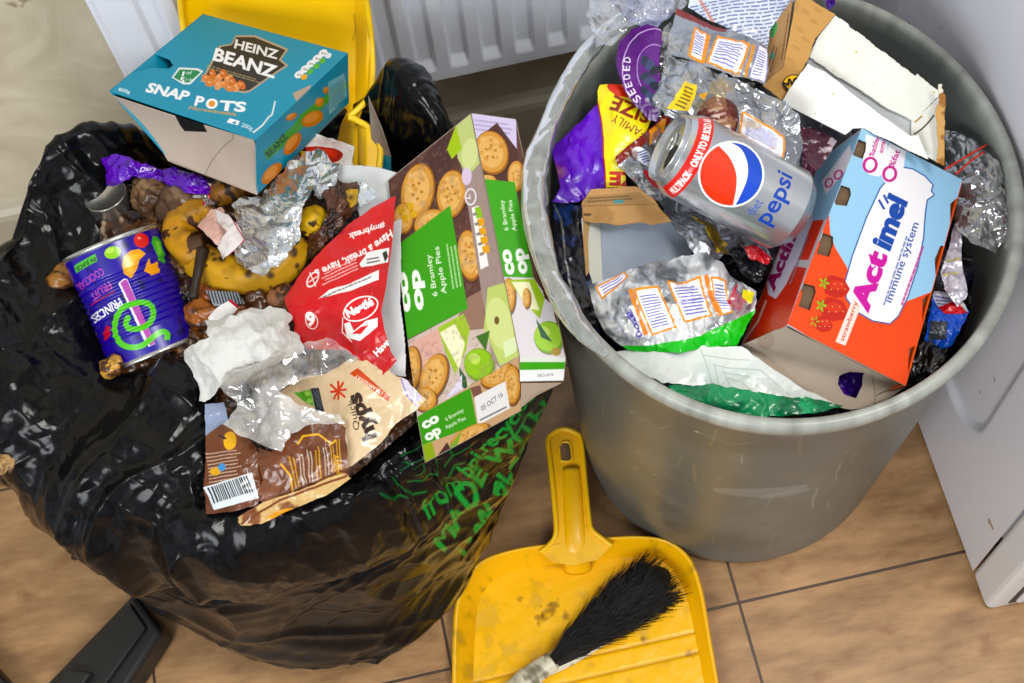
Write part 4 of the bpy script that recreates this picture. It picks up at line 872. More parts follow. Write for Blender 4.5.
# striped scrap, browns between
patchthing('barcode_label', 'label', 'grey striped label scrap under the spotted banana', (196, 284, 250, 316), [[.444, .448], [.436, .44]], M['paper'], 3, '8f959c', lambda c: [c.line([(204+k*3.2, 288+k*.4), (208+k*3.2, 302+k*.4)], 1.4, '2a2c30') for k in range(13)], wob([(204, 290), (238, 292), (246, 304), (214, 306)], .8, 3, 3), disp=cr(20, 1, 3), thick=0.0004)
for x, y, z, r_, cl, lb, g in [(160, 230, .42, .018, '9a6a3e', 'brown stewed fruit lump just below the left teabag', 0.2), (176, 262, .42, .017, 'a06a34', 'amber fruit lump left of the black banana stem', 0.5), (214, 296, .424, .014, '8c4a22', 'wet reddish brown lump right of the black banana stem', 0.9),
    (202, 316, .425, .015, 'a2602e', 'orange brown lump between the fruit tin and the tissue', 0.3), (258, 300, .43, .016, '5a3018', 'dark brown lump between the tissue and the spotted banana', 1.3), (282, 298, .435, .012, 'b07a56', 'light tan lump touching the tip of the red wrapper', 2.0),
    (240, 310, .425, .014, '7a4420', 'brown lump just above the crumpled tissue', 0.7), (112, 367, .428, .010, 'd3a04a', 'round yellow potato piece at the lower end of the fruit tin', 0.1), (64, 277, .425, .014, '9c6a34', 'brown peel lump at the upper left of the fruit tin', 0.5)]:
    o = blob('food_scrap', at(x, y, z), r_, r_*0.9, r_*0.8, M['wet'], mix2(cl, '4a2a14', int(x)), seed=int(y), amp=0.22, rot=g); tag(o, lb, 'food scrap', 'food scraps in the black bag')
# second tin end, teal scrap
t2 = empty('tin_can', at(128, 215, .40), 'mostly buried silver tin standing behind the fruit tin', 'tin')
q0 = at(128, 232, .39); disc(t2, 'tin_body', q0, np.array([-.1, .25, .96]), np.array([.2, -.95, .25]), np.array([.97, .2, .05]), [(.0, -.03), (.018, -.03), (.018, .045), (.019, .047), (.0185, .048), (.0172, .045), (.0, .044)], 'b9b7b2', 0.9, 'foil')
patchthing('wrapper_scrap', 'wrapper', 'teal plastic scrap at the far left edge of the rubbish', (58, 248, 90, 292), [[.43, .434], [.424, .43]], M['wrap'], 3, '0e7f86', None, wob([(64, 262), (76, 252), (84, 268), (76, 284), (66, 280)], 1, 3, 3), disp=crf(8, 1.5, 3, 20, 2))
# thin film bag, cream and brown packets
def d_qh(c):
    c.mottle('cdb08c', 40, -0.1, 0.9, 3, 0.6)
    c.poly([(350, 374), (358, 369), (390, 396), (388, 401)], 'c8441a'); c.text('STRAWBERRY', (384, 392), (356, 375), 3.6, 'f6e2cc', 0.02)
    c.text('Quick', (360, 430), (353, 399), 6.5, '2a1c12', 0.0, 0.0); c.text('hyps', (377, 437), (359, 392), 15, '2a1408', 0.05, 0.0)
    for a_, b_ in [((330, 384), (345, 397)), ((343, 382), (333, 398)), ((330, 391), (346, 389)), ((338, 381), (338, 399))]: c.line([a_, b_], 2.2, 'c8381c')
    c.poly([(310, 388), (318, 387), (324, 411), (316, 412)], '141c26'); c.tiny((312, 390), (318, 410), (317, 388), 3, '8a9098', 3, th=0.3)
    c.poly([(293, 392), (310, 389), (314, 407), (302, 400)], '57a52a'); c.ell(307, 393, 3, 2.4, '9ad05a'); c.ell(309, 401, 3, 2.4, '9ad05a')
    c.ell(412, 389, 8, 15, 'd6cfe0', -0.6); c.line([(401, 378), (408, 396), (420, 408)], 1.5, '8f7fb0'); c.line([(398, 372), (418, 382), (430, 396)], 1.2, '4a3428')
    c.line([(355, 424), (392, 402)], 1, 'b79a78', 0.5)
patchthing('cream_packet', 'packet', 'cream paper dessert packet with dark brown script, under the red wrapper', (270, 345, 440, 480),
  [[.452, .458, .462, .46, .458], [.452, .462, .466, .464, .456], [.45, .46, .46, .452, .44], [.445, .45, .446, .436, .43]], M['wrap'], 3.2, 'd9c09c', d_qh,
  wob([(278, 392), (300, 376), (326, 374), (362, 355), (380, 362), (392, 372), (408, 379), (420, 392), (428, 400), (418, 410), (396, 424), (380, 444), (352, 466), (340, 470), (330, 430), (300, 412), (278, 410)], 0.8, 3, 3), disp=crf(24, 1.8, 41, 50, 4))
def d_bp(c):
    c.mottle('4a2614', 22, -0.1, 0.9, 3, 0.6); c.mottle('8a5a3c', 16, 0.4, 0.9, 33, 0.5)
    c.poly([(202, 487), (252, 472), (259, 498), (213, 510)], 'd5dde4')
    rr = random.Random(2)
    x = 0.04
    while x < 0.94:
        w_ = rr.uniform(0.008, 0.035); p = np.array([204.5, 488.0])+(np.array([249.5, 474.5])-np.array([204.5, 488.0]))*x; q = p+np.array([7.0, 15.5]); c.line([p, q], w_*48, '16181c'); x += w_+rr.uniform(0.012, 0.03)
    c.tiny((205, 452), (240, 446), (208, 484), 9, 'c8b4a4', 3, 0.35, 0.8); c.ell(229, 440, 6, 9, 'e8ac1c', 0.3); c.ell(222, 437, 4, 1.5, '3a2412', 0.3); c.ell(214, 471, 6, 4, 'd8a42a'); c.ell(221, 467, 4, 4, '4a90c8')
patchthing('brown_packet', 'packet', 'brown foil packet with a white barcode at the front of the black bag', (192, 415, 275, 530), [[.442, .448, .45, .448], [.44, .45, .452, .445], [.437, .446, .446, .44], [.432, .438, .438, .434]], M['wrap'], 3.2, '6a3a22', d_bp,
  wob([(206, 436), (222, 424), (240, 430), (256, 446), (262, 470), (262, 498), (256, 506), (232, 512), (204, 514), (202, 490)], 1, 3, 3), disp=crf(22, 1.8, 3, 40, 4))
def d_bp2(c):
    c.mottle('4f2a16', 20, -0.1, 0.8, 3, 0.5); c.mottle('9a6844', 18, 0.3, 0.9, 43, 0.6)
    c.line([(281, 464), (290, 476), (292, 492)], 2, 'e0a824'); c.line([(296, 444), (302, 436), (318, 434), (330, 442), (336, 438)], 2, 'e0a824')
    for k in range(7):
        x = 291+k*7.2; c.tiny((x+3, 488-k*2.5), (x-4+k*.8, 456-k*3.0), (x+9, 486-k*2.5), 2, ['e0a824', 'd8c8b8', 'd8c8b8', 'e0a824', 'c8b8a4', 'e0a824', 'e0a824'][k], k, 0.42)
    c.text('Milky', (342, 476), (337, 454), 6, 'e0a824', 0.02)
patchthing('brown_packet', 'packet', 'torn brown packet with yellow lettering, in front of the cream packet', (232, 418, 364, 530),
  [[.45, .455, .468, .468, .462], [.445, .45, .458, .466, .458], [.438, .446, .446, .448, .445], [.432, .438, .438, .436, .434]], M['wrap'], 3.2, '74432a', d_bp2,
  wob([(252, 446), (272, 452), (290, 432), (306, 424), (330, 422), (346, 428), (348, 452), (349, 476), (340, 482), (318, 490), (296, 496), (276, 508), (254, 500), (262, 480)], 1, 3, 3), disp=crf(20, 2.2, 53, 34, 6))
patchthing('brown_packet', 'packet', 'curled cream and yellow inner edge of a brown packet at the bag mouth', (228, 470, 360, 530), [[.44, .448, .456, .46], [.436, .444, .452, .452], [.43, .436, .44, .44]], M['wrap'], 3, 'd2b078',
  lambda c: (c.mottle('7a4628', 16, 0.1, 0.5, 3, 0.9), c.ell(281, 515, 15, 5, 'e0941a', -0.35), c.line([(240, 524), (280, 500), (346, 476)], 2.4, '7a4424')),
  wob([(232, 520), (262, 502), (300, 490), (344, 472), (351, 478), (326, 496), (296, 508), (262, 524), (240, 526)], 1, 3, 3), disp=crf(14, 1.6, 63, 30, 2))
patchthing('clear_bag', 'plastic bag', 'milky thin plastic bag crumpled between the tissue and the brown packets', (196, 330, 380, 470),
  [[.46, .476, .485, .482, .474], [.462, .484, .49, .482, .47], [.458, .478, .482, .476, .466], [.452, .466, .47, .462, .455]], M['milky'], 2.5, 'd0ccc8', None,
  wob([(226, 372), (262, 358), (300, 346), (330, 342), (352, 352), (362, 356), (330, 374), (300, 382), (280, 392), (300, 404), (340, 414), (346, 424), (310, 424), (290, 434), (282, 452), (262, 446), (236, 436), (222, 424), (230, 400), (222, 388)], 1.2, 4, 3), disp=crf(26, 5, 73, 45, 8))
patchthing('blue_bag_scrap', 'plastic scrap', 'pale blue plastic scrap left of the milky plastic bag', (198, 394, 236, 448), [[.45, .452], [.444, .446]], M['wrap'], 2.5, '8c98b4', None, wob([(205, 404), (224, 402), (230, 426), (216, 440), (205, 436)], 1, 3, 3), disp=crf(16, 1.6, 3, 20, 2))

# ================================================================= WHAT IS IN THE GREY BIN
# dark scraps beneath everything
n_ = 150; q_ = np.linspace(0, 1, n_); tt_ = np.linspace(0, 2*np.pi, 360, endpoint=False)
Pm = np.stack([BC[0]+0.178*q_[::-1, None]*np.cos(tt_)[None], BC[1]+0.188*q_[::-1, None]*np.sin(tt_)[None], np.zeros((n_, 360))], -1)
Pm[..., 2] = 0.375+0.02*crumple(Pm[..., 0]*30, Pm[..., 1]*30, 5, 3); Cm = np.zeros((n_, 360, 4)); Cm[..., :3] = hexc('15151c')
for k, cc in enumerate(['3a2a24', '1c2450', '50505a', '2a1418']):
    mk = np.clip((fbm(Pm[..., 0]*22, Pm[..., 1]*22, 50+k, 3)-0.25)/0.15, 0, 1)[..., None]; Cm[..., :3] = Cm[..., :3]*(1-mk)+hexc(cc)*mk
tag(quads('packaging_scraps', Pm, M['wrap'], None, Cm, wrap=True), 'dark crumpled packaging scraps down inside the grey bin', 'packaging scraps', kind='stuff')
def pt(name, cat, label, *a_, **k_): return patchthing(name, cat, label, *a_, **k_)
# grey film draped over the left rim
lp = [(655, 2), (624, 18), (596, 42), (572, 76), (552, 114), (539, 150), (533, 190), (538, 232), (549, 272), (566, 306), (586, 334), (606, 356)]
ln = tube('bin_liner', [at(x, y, .4915) for x, y in lp], [.004, .007, .008, .007, .0075, .009, .0085, .009, .008, .0085, .007, .003], M['liner'], None, 40, k=26, flat=0.7, disp=lambda u, v: 0.17*crumple(v*16, u*4, 3, 2)+0.1*vn(v*7, u*2, 5))
tag(ln, 'crumpled pale grey liner film draped over the left rim of the grey bin', 'bin liner')
sk = patch('hanging_edge', (524, 140, 560, 350), [[.484, .49], [.482, .488], [.478, .486], [.482, .488]], M['liner'], 2, '888888', None, wob([(530, 150), (546, 140), (548, 190), (546, 230), (556, 262), (572, 300), (590, 330), (596, 348), (570, 326), (548, 290), (534, 240), (526, 190)], 2.4, 5, 3), parent=ln, disp=crf(16, 2.4, 4, 30, 3))
pt('clear_bag', 'plastic bag', 'bunched clear plastic over the far left rim of the grey bin', (582, -20, 700, 84), [[.50, .52, .52, .50], [.502, .52, .515, .50], [.496, .505, .505, .49]], M['clear'], bg='c0c4d0', res=2.5, outline=wob([(590, -15), (690, -15), (686, 6), (660, 20), (634, 26), (616, 44), (600, 50), (592, 30)], 2, 4, 3), disp=crf(15, 4, 5, 40, 6))
bb_ = pt('bread_bag', 'bread bag', 'pale blue see-through bag with white print at the far side of the grey bin', (606, -30, 676, 46), [[.502, .512, .505], [.50, .512, .50], [.49, .50, .49]], M['wrap'], 2.2, 'a4a8cc', lambda c: (c.mottle('c9cce4', 12, 0, 0.8, 3), c.mottle('8a90b8', 8, 0.4, 0.8, 9)), wob([(614, -28), (672, -28), (674, 12), (650, 34), (628, 20), (612, 4)], 1.5, 4, 3), disp=crf(15, 2.2, 25, 30, 3))
# seeded loaf bag
def d_seed(c):
    c.mottle('4b1668', 20, 0, 0.8, 3)
    t = np.linspace(1.0, 4.4, 30); cx_, cy_ = 649.0, 62.0
    c.line([(654+31*math.cos(a), 70-40*math.sin(a)) for a in np.linspace(0.9, 3.9, 26)], 1.0, 'd8b8e8')
    c.line([(654+16*math.cos(a), 70-24*math.sin(a)) for a in np.linspace(0.6, 3.9, 22)], 0.8, 'c8a0dc')
    ws = 'SEEDED'
    for k, ch in enumerate(ws):
        a = 4.05-k*0.235; x = 656+25.5*math.cos(a); y = 70-34*math.sin(a); tx, ty = 25.5*math.sin(a), 34*math.cos(a); q = math.hypot(tx, ty); tx, ty = tx/q, ty/q
        c.text(ch, (x-tx*3, y-ty*3), (x+tx*3, y+ty*3), 7.5, 'efe2f6', 0.02)
    for k in range(9): c.ell(646+(k % 3)*4.5, 62+k*5, 4, 5.5, ['252a48', '3a4468', '1a1c34'][k % 3], 0.4*k)
sd = pt('loaf_bag', 'bread bag', 'clear loaf bag with a rounded purple label, above the yellow and purple packet', (612, 18, 690, 128), [[.50, .51, .505], [.496, .512, .505], [.49, .505, .50], [.48, .49, .488]], M['wrap'], 3.2, '5e167e', d_seed,
   [(616, 60), (620, 42), (632, 30), (648, 25), (661, 30), (664, 42), (660, 50), (659, 62), (660, 90), (658, 122), (648, 120), (636, 106), (624, 88), (618, 72)], disp=crf(20, 1.6, 15, 40, 3))
patch('clear_side', (640, 20, 700, 130), [[.508, .514], [.512, .516], [.506, .508], [.49, .488]], M['clear'], 2.4, '888888', None, wob([(662, 34), (664, 30), (682, 14), (676, 50), (668, 90), (660, 120), (657, 100), (660, 60)], 1.5, 4, 3), parent=sd, disp=crf(14, 3, 7, 30, 4))
# yellow and purple packet
def d_yp(c):
    c.mottle('f4dc10', 25, 0, 0.8, 3, 0.6)
    c.poly([(545, 150), (600, 104), (606, 150), (605, 210), (545, 210)], '5a10b8'); c.poly([(560, 140), (596, 112), (600, 150), (585, 172), (568, 160)], '6a1ad0', 0.6)
    c.line([(599.5, 104), (605, 140), (605.5, 190)], 1.6, 'a81c20')
    c.ell(622, 90, 13, 9, 'd42a14', 0.2); c.ell(626, 86, 4, 3, 'f0d020'); c.text('SIZE', (651, 112), (616, 98), 15, '8c2412', 0.03); c.text('FAMILY', (645, 133), (616, 116), 8.5, '8c2412', 0.0)
    c.text('SIZE', (652, 176), (610, 173), 13, 'c42a14', 0.05); c.mottle('b8a010', 30, 0.5, 1.0, 21, 0.4)
pt('snack_packet', 'packet', 'shiny packet, purple on the left and bright yellow on the right, in the grey bin', (545, 78, 668, 206), [[.452, .474, .486, .478], [.462, .474, .484, .475], [.46, .468, .472, .46], [.455, .46, .458, .45]], M['wrap'], 3, 'f2e21a', d_yp,
   wob([(550, 147), (568, 134), (599, 106), (602, 88), (622, 86), (650, 100), (656, 112), (640, 140), (624, 152), (626, 188), (604, 188), (591, 192), (578, 200), (552, 202), (560, 188), (556, 165)], 0.8, 3, 3), disp=crf(30, 3.4, 15, 40, 4))
# dark packet below it
pt('dark_packet', 'packet', 'dark navy packet with a thin silver edge at the left inside the grey bin', (546, 196, 612, 352), [[.44, .452, .452], [.43, .44, .44], [.43, .435, .435], [.425, .43, .43]], M['wrap'], 2.2, '12101e', lambda c: (c.mottle('243a78', 14, 0.2, 0.6, 3), c.line([(553, 204), (562, 224), (566, 262), (574, 300), (580, 330)], 1.8, 'c8c8cc', metal=0.8)),
   wob([(551, 202), (583, 206), (586, 250), (594, 292), (600, 334), (588, 346), (566, 312), (556, 260)], 1, 4, 3), disp=crf(20, 3, 5, 40, 4))
# torn carton with pale inside
tc_ = empty('torn_carton', at(625, 240, .40), 'torn brown carton with a pale blue grey inside, left of the can', 'carton')
def edge_pane(nm, ctrl, bg, dr=None, res=2.2, ol=None, m='board', par=None, th=0.0008, ds=None):
    def d(c):
        if dr: dr(c)
        if ol is not None: c.outline(ol)
    return sheet(nm, ctrl, res, bg, M[m], d, par, ds, th)
edge_pane('outer_panel', [[(578, 228, .449), (678, 230, .462)], [(578, 186, .476), (678, 186, .484)]], 'b98f5e', lambda c: (c.mottle('a47c4e', 18, 0, .8, 3), c.poly([(586, 196), (640, 192), (652, 203), (582, 205)], 'a37d52'), c.line([(581, 206), (655, 204)], 0.9, '80603c'), c.tiny((590, 197), (636, 194), (587, 203), 2, '5a4630', 3), c.poly([(614, 200), (624, 199.5), (624, 203), (614, 203.5)], '4a8a8a'), c.tiny((584, 212), (592, 212), (584, 217), 1, '5a4630', 3)),
   ol=wob([(581, 204), (591, 189), (636, 186), (650, 194), (673, 222), (654, 225), (638, 223), (620, 226), (600, 223), (583, 222)], 0.8, 4, 3), par=tc_)
edge_pane('inner_panel', [[(590, 292, .43), (700, 292, .43)], [(590, 216, .436), (700, 216, .446)]], 'a3adbd', lambda c: c.mottle('929cae', 40, 0, 0.9, 3, 0.6), ol=[(598, 218), (676, 218), (692, 240), (692, 262), (640, 284), (600, 288)], par=tc_)
edge_pane('edge_panel', [[(587, 290, .432), (603, 290, .431)], [(582, 218, .455), (600, 218, .438)]], 'd6d8cc', lambda c: c.poly([(583, 222), (590, 222), (588, 240), (590, 290), (584, 290)], 'c09a6a'), par=tc_)
# silver crisp multipack wrappers
def frame(c, P, col='dd8a2a', bw=2.2, fill='e6e4ee', txt='4a52a8', rows=9, seed=3, vert=False):
    c.poly(P, fill); P = [np.array(p, float) for p in P]
    c.line(P+[P[0]], bw, col)
    a, b, d, e = P; i = 0.12
    q = lambda s_, t_: (a*(1-s_)+b*s_)*(1-t_)+(e*(1-s_)+d*s_)*t_
    if vert: c.tiny(q(i, 1-i), q(i, i), q(1-i, 1-i), rows, txt, seed, 0.4)
    else: c.tiny(q(i, i), q(1-i, i), q(i, 1-i), rows, txt, seed, 0.4)
silv = lambda c: c.mottle('84888e', 22, -0.2, 0.9, 7, 0.8, 0.9)
def d_sa(c):
    silv(c); c.poly([(676, 4), (728, 24), (726, 31), (674, 13)], '7a2420')
    frame(c, [(695, 27), (707, 32), (702, 62), (690, 56)], bw=2.4); frame(c, [(718, 34), (747, 47), (738, 74), (707, 62)], bw=2.4, rows=8)
    c.line([(709, 32), (703, 62)], 3.5, 'd8862a'); c.line([(751, 48), (744, 78)], 3, 'c98a3a'); frame(c, [(756, 48), (765, 52), (762, 84), (748, 78)], bw=0.8, col='8a80c0', rows=10)
pt('foil_wrapper', 'wrapper', 'silver snack wrapper with orange edged labels and a dark red top seam, far side', (655, 2, 775, 100), [[.512, .515, .515, .505], [.518, .528, .53, .515], [.512, .53, .532, .515], [.505, .52, .525, .51]], M['foil'], 3, 'b0b3b8', d_sa,
   wob([(676, 6), (700, 16), (726, 28), (744, 38), (766, 50), (765, 68), (763, 86), (740, 78), (716, 70), (690, 60), (668, 56), (672, 30)], 0.6, 4, 3), disp=crf(17, 2.4, 35, 45, 4), metal=0.85)
def d_sb(c):
    silv(c); c.poly([(684, 79), (697, 85), (690, 111), (670, 109)], 'e8c41c'); c.tiny((685, 84), (694, 88), (676, 106), 6, '6a5418', 3)
    c.ell(718, 118, 21, 22, '4a1c18', 0.4); c.ell(719, 120, 17, 18, '6a2c24', 0.4); c.tiny((708, 108), (722, 104), (720, 138), 5, 'c8a8a0', 3); c.poly([(697, 94), (708, 92), (704, 100)], 'e0a020')
    frame(c, [(743, 113), (787, 134), (783, 160), (739, 133)], bw=2.2, rows=8); c.line([(725, 78), (752, 92), (756, 100)], 1.2, '8a7a60', 0.7)
    c.line([(712, 80), (718, 86), (724, 80), (730, 90)], 1.4, '7a7470', 0.7); c.mottle('b89a6a', 16, 0.45, 0.8, 3, 0.5)
pt('foil_wrapper', 'wrapper', 'crumpled silver wrapper with a yellow label, just behind the can', (645, 48, 840, 180), [[.515, .53, .535, .53, .515], [.508, .53, .536, .532, .515], [.498, .512, .528, .528, .505], [.48, .50, .515, .515, .49]], M['foil'], 3, 'b0b3b8', d_sb,
   wob([(664, 56), (690, 60), (716, 70), (742, 80), (766, 90), (786, 102), (800, 116), (806, 140), (800, 170), (780, 168), (740, 150), (700, 130), (668, 116), (654, 100)], 1, 4, 3), disp=crf(17, 3.4, 45, 40, 5), metal=0.85)
def d_sc(c):
    silv(c); c.poly([(612, 150), (668, 112), (672, 122), (617, 166)], '7c2622'); c.ell(642, 158, 7, 13, 'e4e6ee', -0.6); c.tiny((637, 152), (645, 149), (641, 166), 5, '4a52a8', 3)
    c.poly([(650, 130), (668, 118), (664, 132), (650, 146)], 'd88a2a'); c.tiny((653, 134), (663, 126), (653, 142), 3, '3a3a80', 4); c.poly([(640, 172), (660, 180), (672, 196), (652, 188)], 'b01828')
    c.poly([(692, 210), (727, 246), (718, 253), (702, 232)], 'd8b81c'); c.tiny((697, 214), (722, 242), (704, 232), 2, '6a5418', 3); c.poly([(706, 214), (744, 232), (742, 238), (708, 220)], '3f8a2a'); c.mottle('5a3a30', 12, 0.5, 0.8, 4, 0.6)
pt('foil_wrapper', 'wrapper', 'silver wrapper with a dark red seam lying open under the left end of the can', (608, 105, 790, 285), [[.49, .50, .49, .46, .44], [.492, .478, .45, .44, .43], [.472, .474, .45, .44, .43], [.45, .468, .462, .44, .44], [.44, .455, .462, .452, .44]], M['foil'], 3, 'b0b3b8', d_sc,
   wob([(616, 156), (668, 114), (700, 130), (740, 190), (774, 262), (744, 264), (724, 254), (712, 268), (700, 262), (680, 232), (664, 212), (640, 190), (618, 166)], 1, 4, 3), disp=crf(18, 3, 55, 34, 5), metal=0.85)
for lb, bb, z_, ol, bg_, md in [('small bright red wrapper under the can, right of the yellow and silver one', (738, 240, 776, 270), .462, [(744, 248), (756, 246), (772, 258), (768, 266), (750, 260)], 'b81420', 'wrap'),
                           ('black film tray piece between the can and the printed silver wrapper', (724, 238, 772, 290), .452, [(729, 250), (739, 244), (766, 266), (760, 284), (744, 280)], '0c0c10', 'wrap'),
                           ('dark wine red wrapper scrap squeezed behind the blue carton', (794, 120, 842, 186), .488, [(800, 128), (812, 126), (838, 140), (826, 160), (812, 182), (802, 168)], '4a1c30', 'foil'),
                           ('purple wrapper tip behind the torn white carton', (820, -10, 842, 14), .50, [(824, -8), (836, -8), (836, 6), (828, 10)], '4a1490', 'wrap')]:
    pt('wrapper_scrap', 'wrapper', lb, bb, [[z_, z_+.004], [z_-.004, z_]], M[md], 2.5, bg_, (lambda c: (c.mottle('c8c0c4', 8, 0.35, 0.6, 3, 0.8),)) if md == 'foil' else None, wob(ol, 1, 3, 3), disp=crf(10, 2, 5, 20, 3))
# printed silver wrapper with green foot
def d_sd(c):
    c.mottle('8e9298', 18, 0.0, 0.7, 7, 0.9, 0.8); c.poly([(600, 352), (620, 346), (648, 346), (700, 336), (760, 308), (760, 356), (600, 360)], '12b418'); c.mottle('0c9a14', 60, 2, 3, 1)
    c.line([(625, 332), (700, 318), (756, 300)], 0.1, 'ffffff')
    frame(c, [(636, 292), (658, 287), (676, 327), (652, 335)], rows=12, vert=False); c.line([(632, 292), (646, 334)], 4, 'dc7c2a')
    frame(c, [(668, 280), (700, 276), (714, 315), (685, 322)], rows=9); c.line([(676, 303), (709, 297)], 0.8, '5a52a8'); c.line([(706, 276), (721, 315)], 4, 'd8782a'); frame(c, [(711, 278), (726, 280), (732, 312), (723, 314)], rows=9, bw=1.8)
    frame(c, [(599, 290), (624, 272), (628, 278), (604, 300)], rows=3, bw=1.8); c.text('0oz2', (643, 336), (632, 310), 6, '4a3a90', 0.04); c.ell(632, 318, 3, 3.5, '3a2a80'); c.line([(613, 316), (632, 344)], 0.8, '7a7aa8'); c.line([(626, 306), (640, 340)], 0.8, '7a7aa8')
    c.poly([(744, 288), (756, 292), (752, 304), (744, 298)], 'd8d020'); c.line([(738, 284), (730, 304)], 2, 'b02838'); c.poly([(734, 286), (748, 300), (742, 312), (730, 306)], 'c84858', 0.5)
pt('printed_wrapper', 'wrapper', 'silver wrapper with orange framed blue print and a bright green bottom band', (586, 248, 770, 358), [[.455, .462, .466, .46, .45], [.462, .476, .482, .474, .456], [.46, .47, .474, .466, .452], [.452, .456, .458, .452, .446]], M['foil'], 3.4, 'd0d2d4', d_sd,
   wob([(590, 288), (608, 280), (627, 271), (652, 262), (682, 255), (706, 256), (722, 266), (738, 280), (758, 290), (757, 312), (746, 330), (738, 347), (700, 350), (668, 352), (640, 353), (626, 350), (606, 334), (596, 316)], 0.8, 4, 3), disp=crf(22, 3.0, 65, 40, 5), metal=0.3)
def d_wf(c): c.mottle('c6d6d0', 26, -0.1, 0.8, 3, 0.7); [c.line(p, 0.8, '8fa8a0', 0.7) for p in ([(700, 350), (712, 385)], [(702, 357), (750, 360)], [(712, 366), (760, 370), (790, 394)], [(722, 372), (748, 376), (764, 392)], [(728, 378), (742, 382), (752, 390)], [(714, 366), (718, 384)], [(724, 373), (732, 388)])]
pt('white_film', 'plastic film', 'white plastic film packaging above the green plastic at the front of the bin', (606, 338, 845, 405), [[.452, .456, .452, .44], [.455, .458, .45, .442], [.452, .455, .448, .44]], M['wrap'], 2.6, 'e4eae8', d_wf,
   wob([(613, 350), (640, 348), (700, 346), (742, 346), (764, 362), (808, 390), (836, 404), (800, 398), (768, 395), (740, 394), (712, 388), (686, 386), (662, 384), (636, 370)], 1, 4, 3), disp=crf(30, 1.6, 75, 50, 4))
pt('green_film', 'plastic film', 'dark green thin plastic along the front rim inside the grey bin', (660, 374, 860, 424), [[.452, .456, .452, .445], [.456, .463, .46, .45], [.452, .455, .452, .445]], M['wrap'], 2.6, '12925a', lambda c: (c.mottle('0a6a44', 14, -0.1, 0.6, 3), c.mottle('2ab878', 16, 0.4, 0.9, 13, 0.7)),
   wob([(668, 386), (686, 384), (712, 388), (740, 392), (772, 394), (808, 394), (846, 406), (820, 412), (796, 415), (764, 416), (732, 413), (700, 402), (680, 396)], 1, 4, 3), disp=crf(17, 3, 85, 26, 4))
# drinks can
pc = empty('drink_can', at(730, 180, .47), 'silver diet cola can with red, white and blue globe, on the wrappers', 'drink can')
a = at(796, 214, .488); b = at(668, 147, .542)
def d_can(c):
    F = c.fn; c.fn = None; c.mottle('b2b6bc', 60, 0, 1, 3, 0.5, 0.85); c.fn = F
    q = lambda s_, t_: None
    c.fn = None; w_ = c.w; y0 = c.h-19.0; c.poly([(w_/2-42, y0), (w_/2+46, y0), (w_/2+46, c.h-8), (w_/2-42, c.h-8)], 'd8241c')
    c.text('ONLY TO BE SOLD AS', (w_/2-4, y0+2.6), (w_/2+43, y0+2.6), 5.2, 'f6efec', 0.05, flip=-1); c.text('MULTIPACK', (w_/2-35, y0+2.6), (w_/2-9, y0+2.6), 5.2, 'f6efec', 0.05, flip=-1)
    c.fn = F; z_ = lambda P: [(600+x*0.249, 90+y*0.249) for x, y in P]
    arc_ = lambda a0, a1, r_=122: [(510+r_*math.cos(math.radians(q)), 330+r_*math.sin(math.radians(q))) for q in np.linspace(a0, a1, 26)]
    c.poly(z_(arc_(0, 348, 130)), 'f2f4f8')
    c.poly(z_(list(cr1(np.array([(458, 218), (500, 262), (527, 320), (530, 380), (520, 450)], float), np.linspace(0, 1, 16)))+arc_(86, 245)), 'e2391f')
    c.poly(z_(list(cr1(np.array([(508, 208), (548, 232), (572, 285), (572, 345), (552, 400), (530, 450)], float), np.linspace(0, 1, 16)))+arc_(80, -90)), '1a46b8'); c.fn = None
    c.text('diet', (w_/2-17, c.h-76), (w_/2-3, c.h-76), 8, '2a50a8', 0.0, flip=-1); c.text('pepsi', (w_/2-19, c.h-90), (w_/2+26, c.h-90), 14.5, '1c3f9c', 0.02, flip=-1)
    c.poly([(0, 0), (w_, 0), (w_, 2), (0, 2)], 'c6c8ca', metal=0.9)
pr = [(0.0265, 0), (0.0275, .0015), (0.0336, .009), (0.0336, .102), (0.0326, .105), (0.0285, .111), (0.0268, .1135), (0.0272, .1150)]
c0 = (b-a); 
ax, L, f, r = can(pc, a, b, 0.0336, pr, 3.4, 'c4c7cb', (796, 214), (668, 147), 0.28, d_can, 'body', 0.85, 'foil')
for nm_, prf, cl_ in [('lid', [(0.0268, -.0015), (0.0272, .0002), (0.0268, .0010), (0.0258, .0008), (0.0250, -.0035), (0.0240, -.0040), (0.0, -.0040)], 'c4c6c8')]:
    lid = disc(pc, nm_, b, ax, f, r, prf, cl_, 0.85, 'foil')
t = np.linspace(0, 2*np.pi, 24, endpoint=False)
ov = lambda cx_, cy_, rx_, ry_, hh: [b+ax*hh+f*(cx_+rx_*math.cos(q))+r*(cy_+ry_*math.sin(q)) for q in t]
o = meshobj('opening', ov(0.006, -0.006, .0085, .0105, -.0036), [tuple(range(24))], mat('can_inside_shade', 0.6, color='0a0a0a', metal=0.0), lid)  # flat black disc standing in for the shade inside the can
tb = np.array([ov(-0.006, 0.004, .006, .0085, h_) for h_ in (-.0034, -.0022)]+[ov(-0.006, 0.004, .0035, .0058, h_) for h_ in (-.0022, -.0034)]); cc = np.zeros(tb.shape[:2]+(4,)); cc[..., :3] = hexc('c8cacc'); cc[..., 3] = 0.9
quads('ring_pull', tb, M['foil'], lid, cc, wrap=True)
disc(pc, 'base', a, -ax, f, -r, [(0.0265, 0), (0.0250, -.0005), (0.022, -.003), (0.012, -.008), (0, -.010)], 'c4c6c8', 0.85, 'foil')
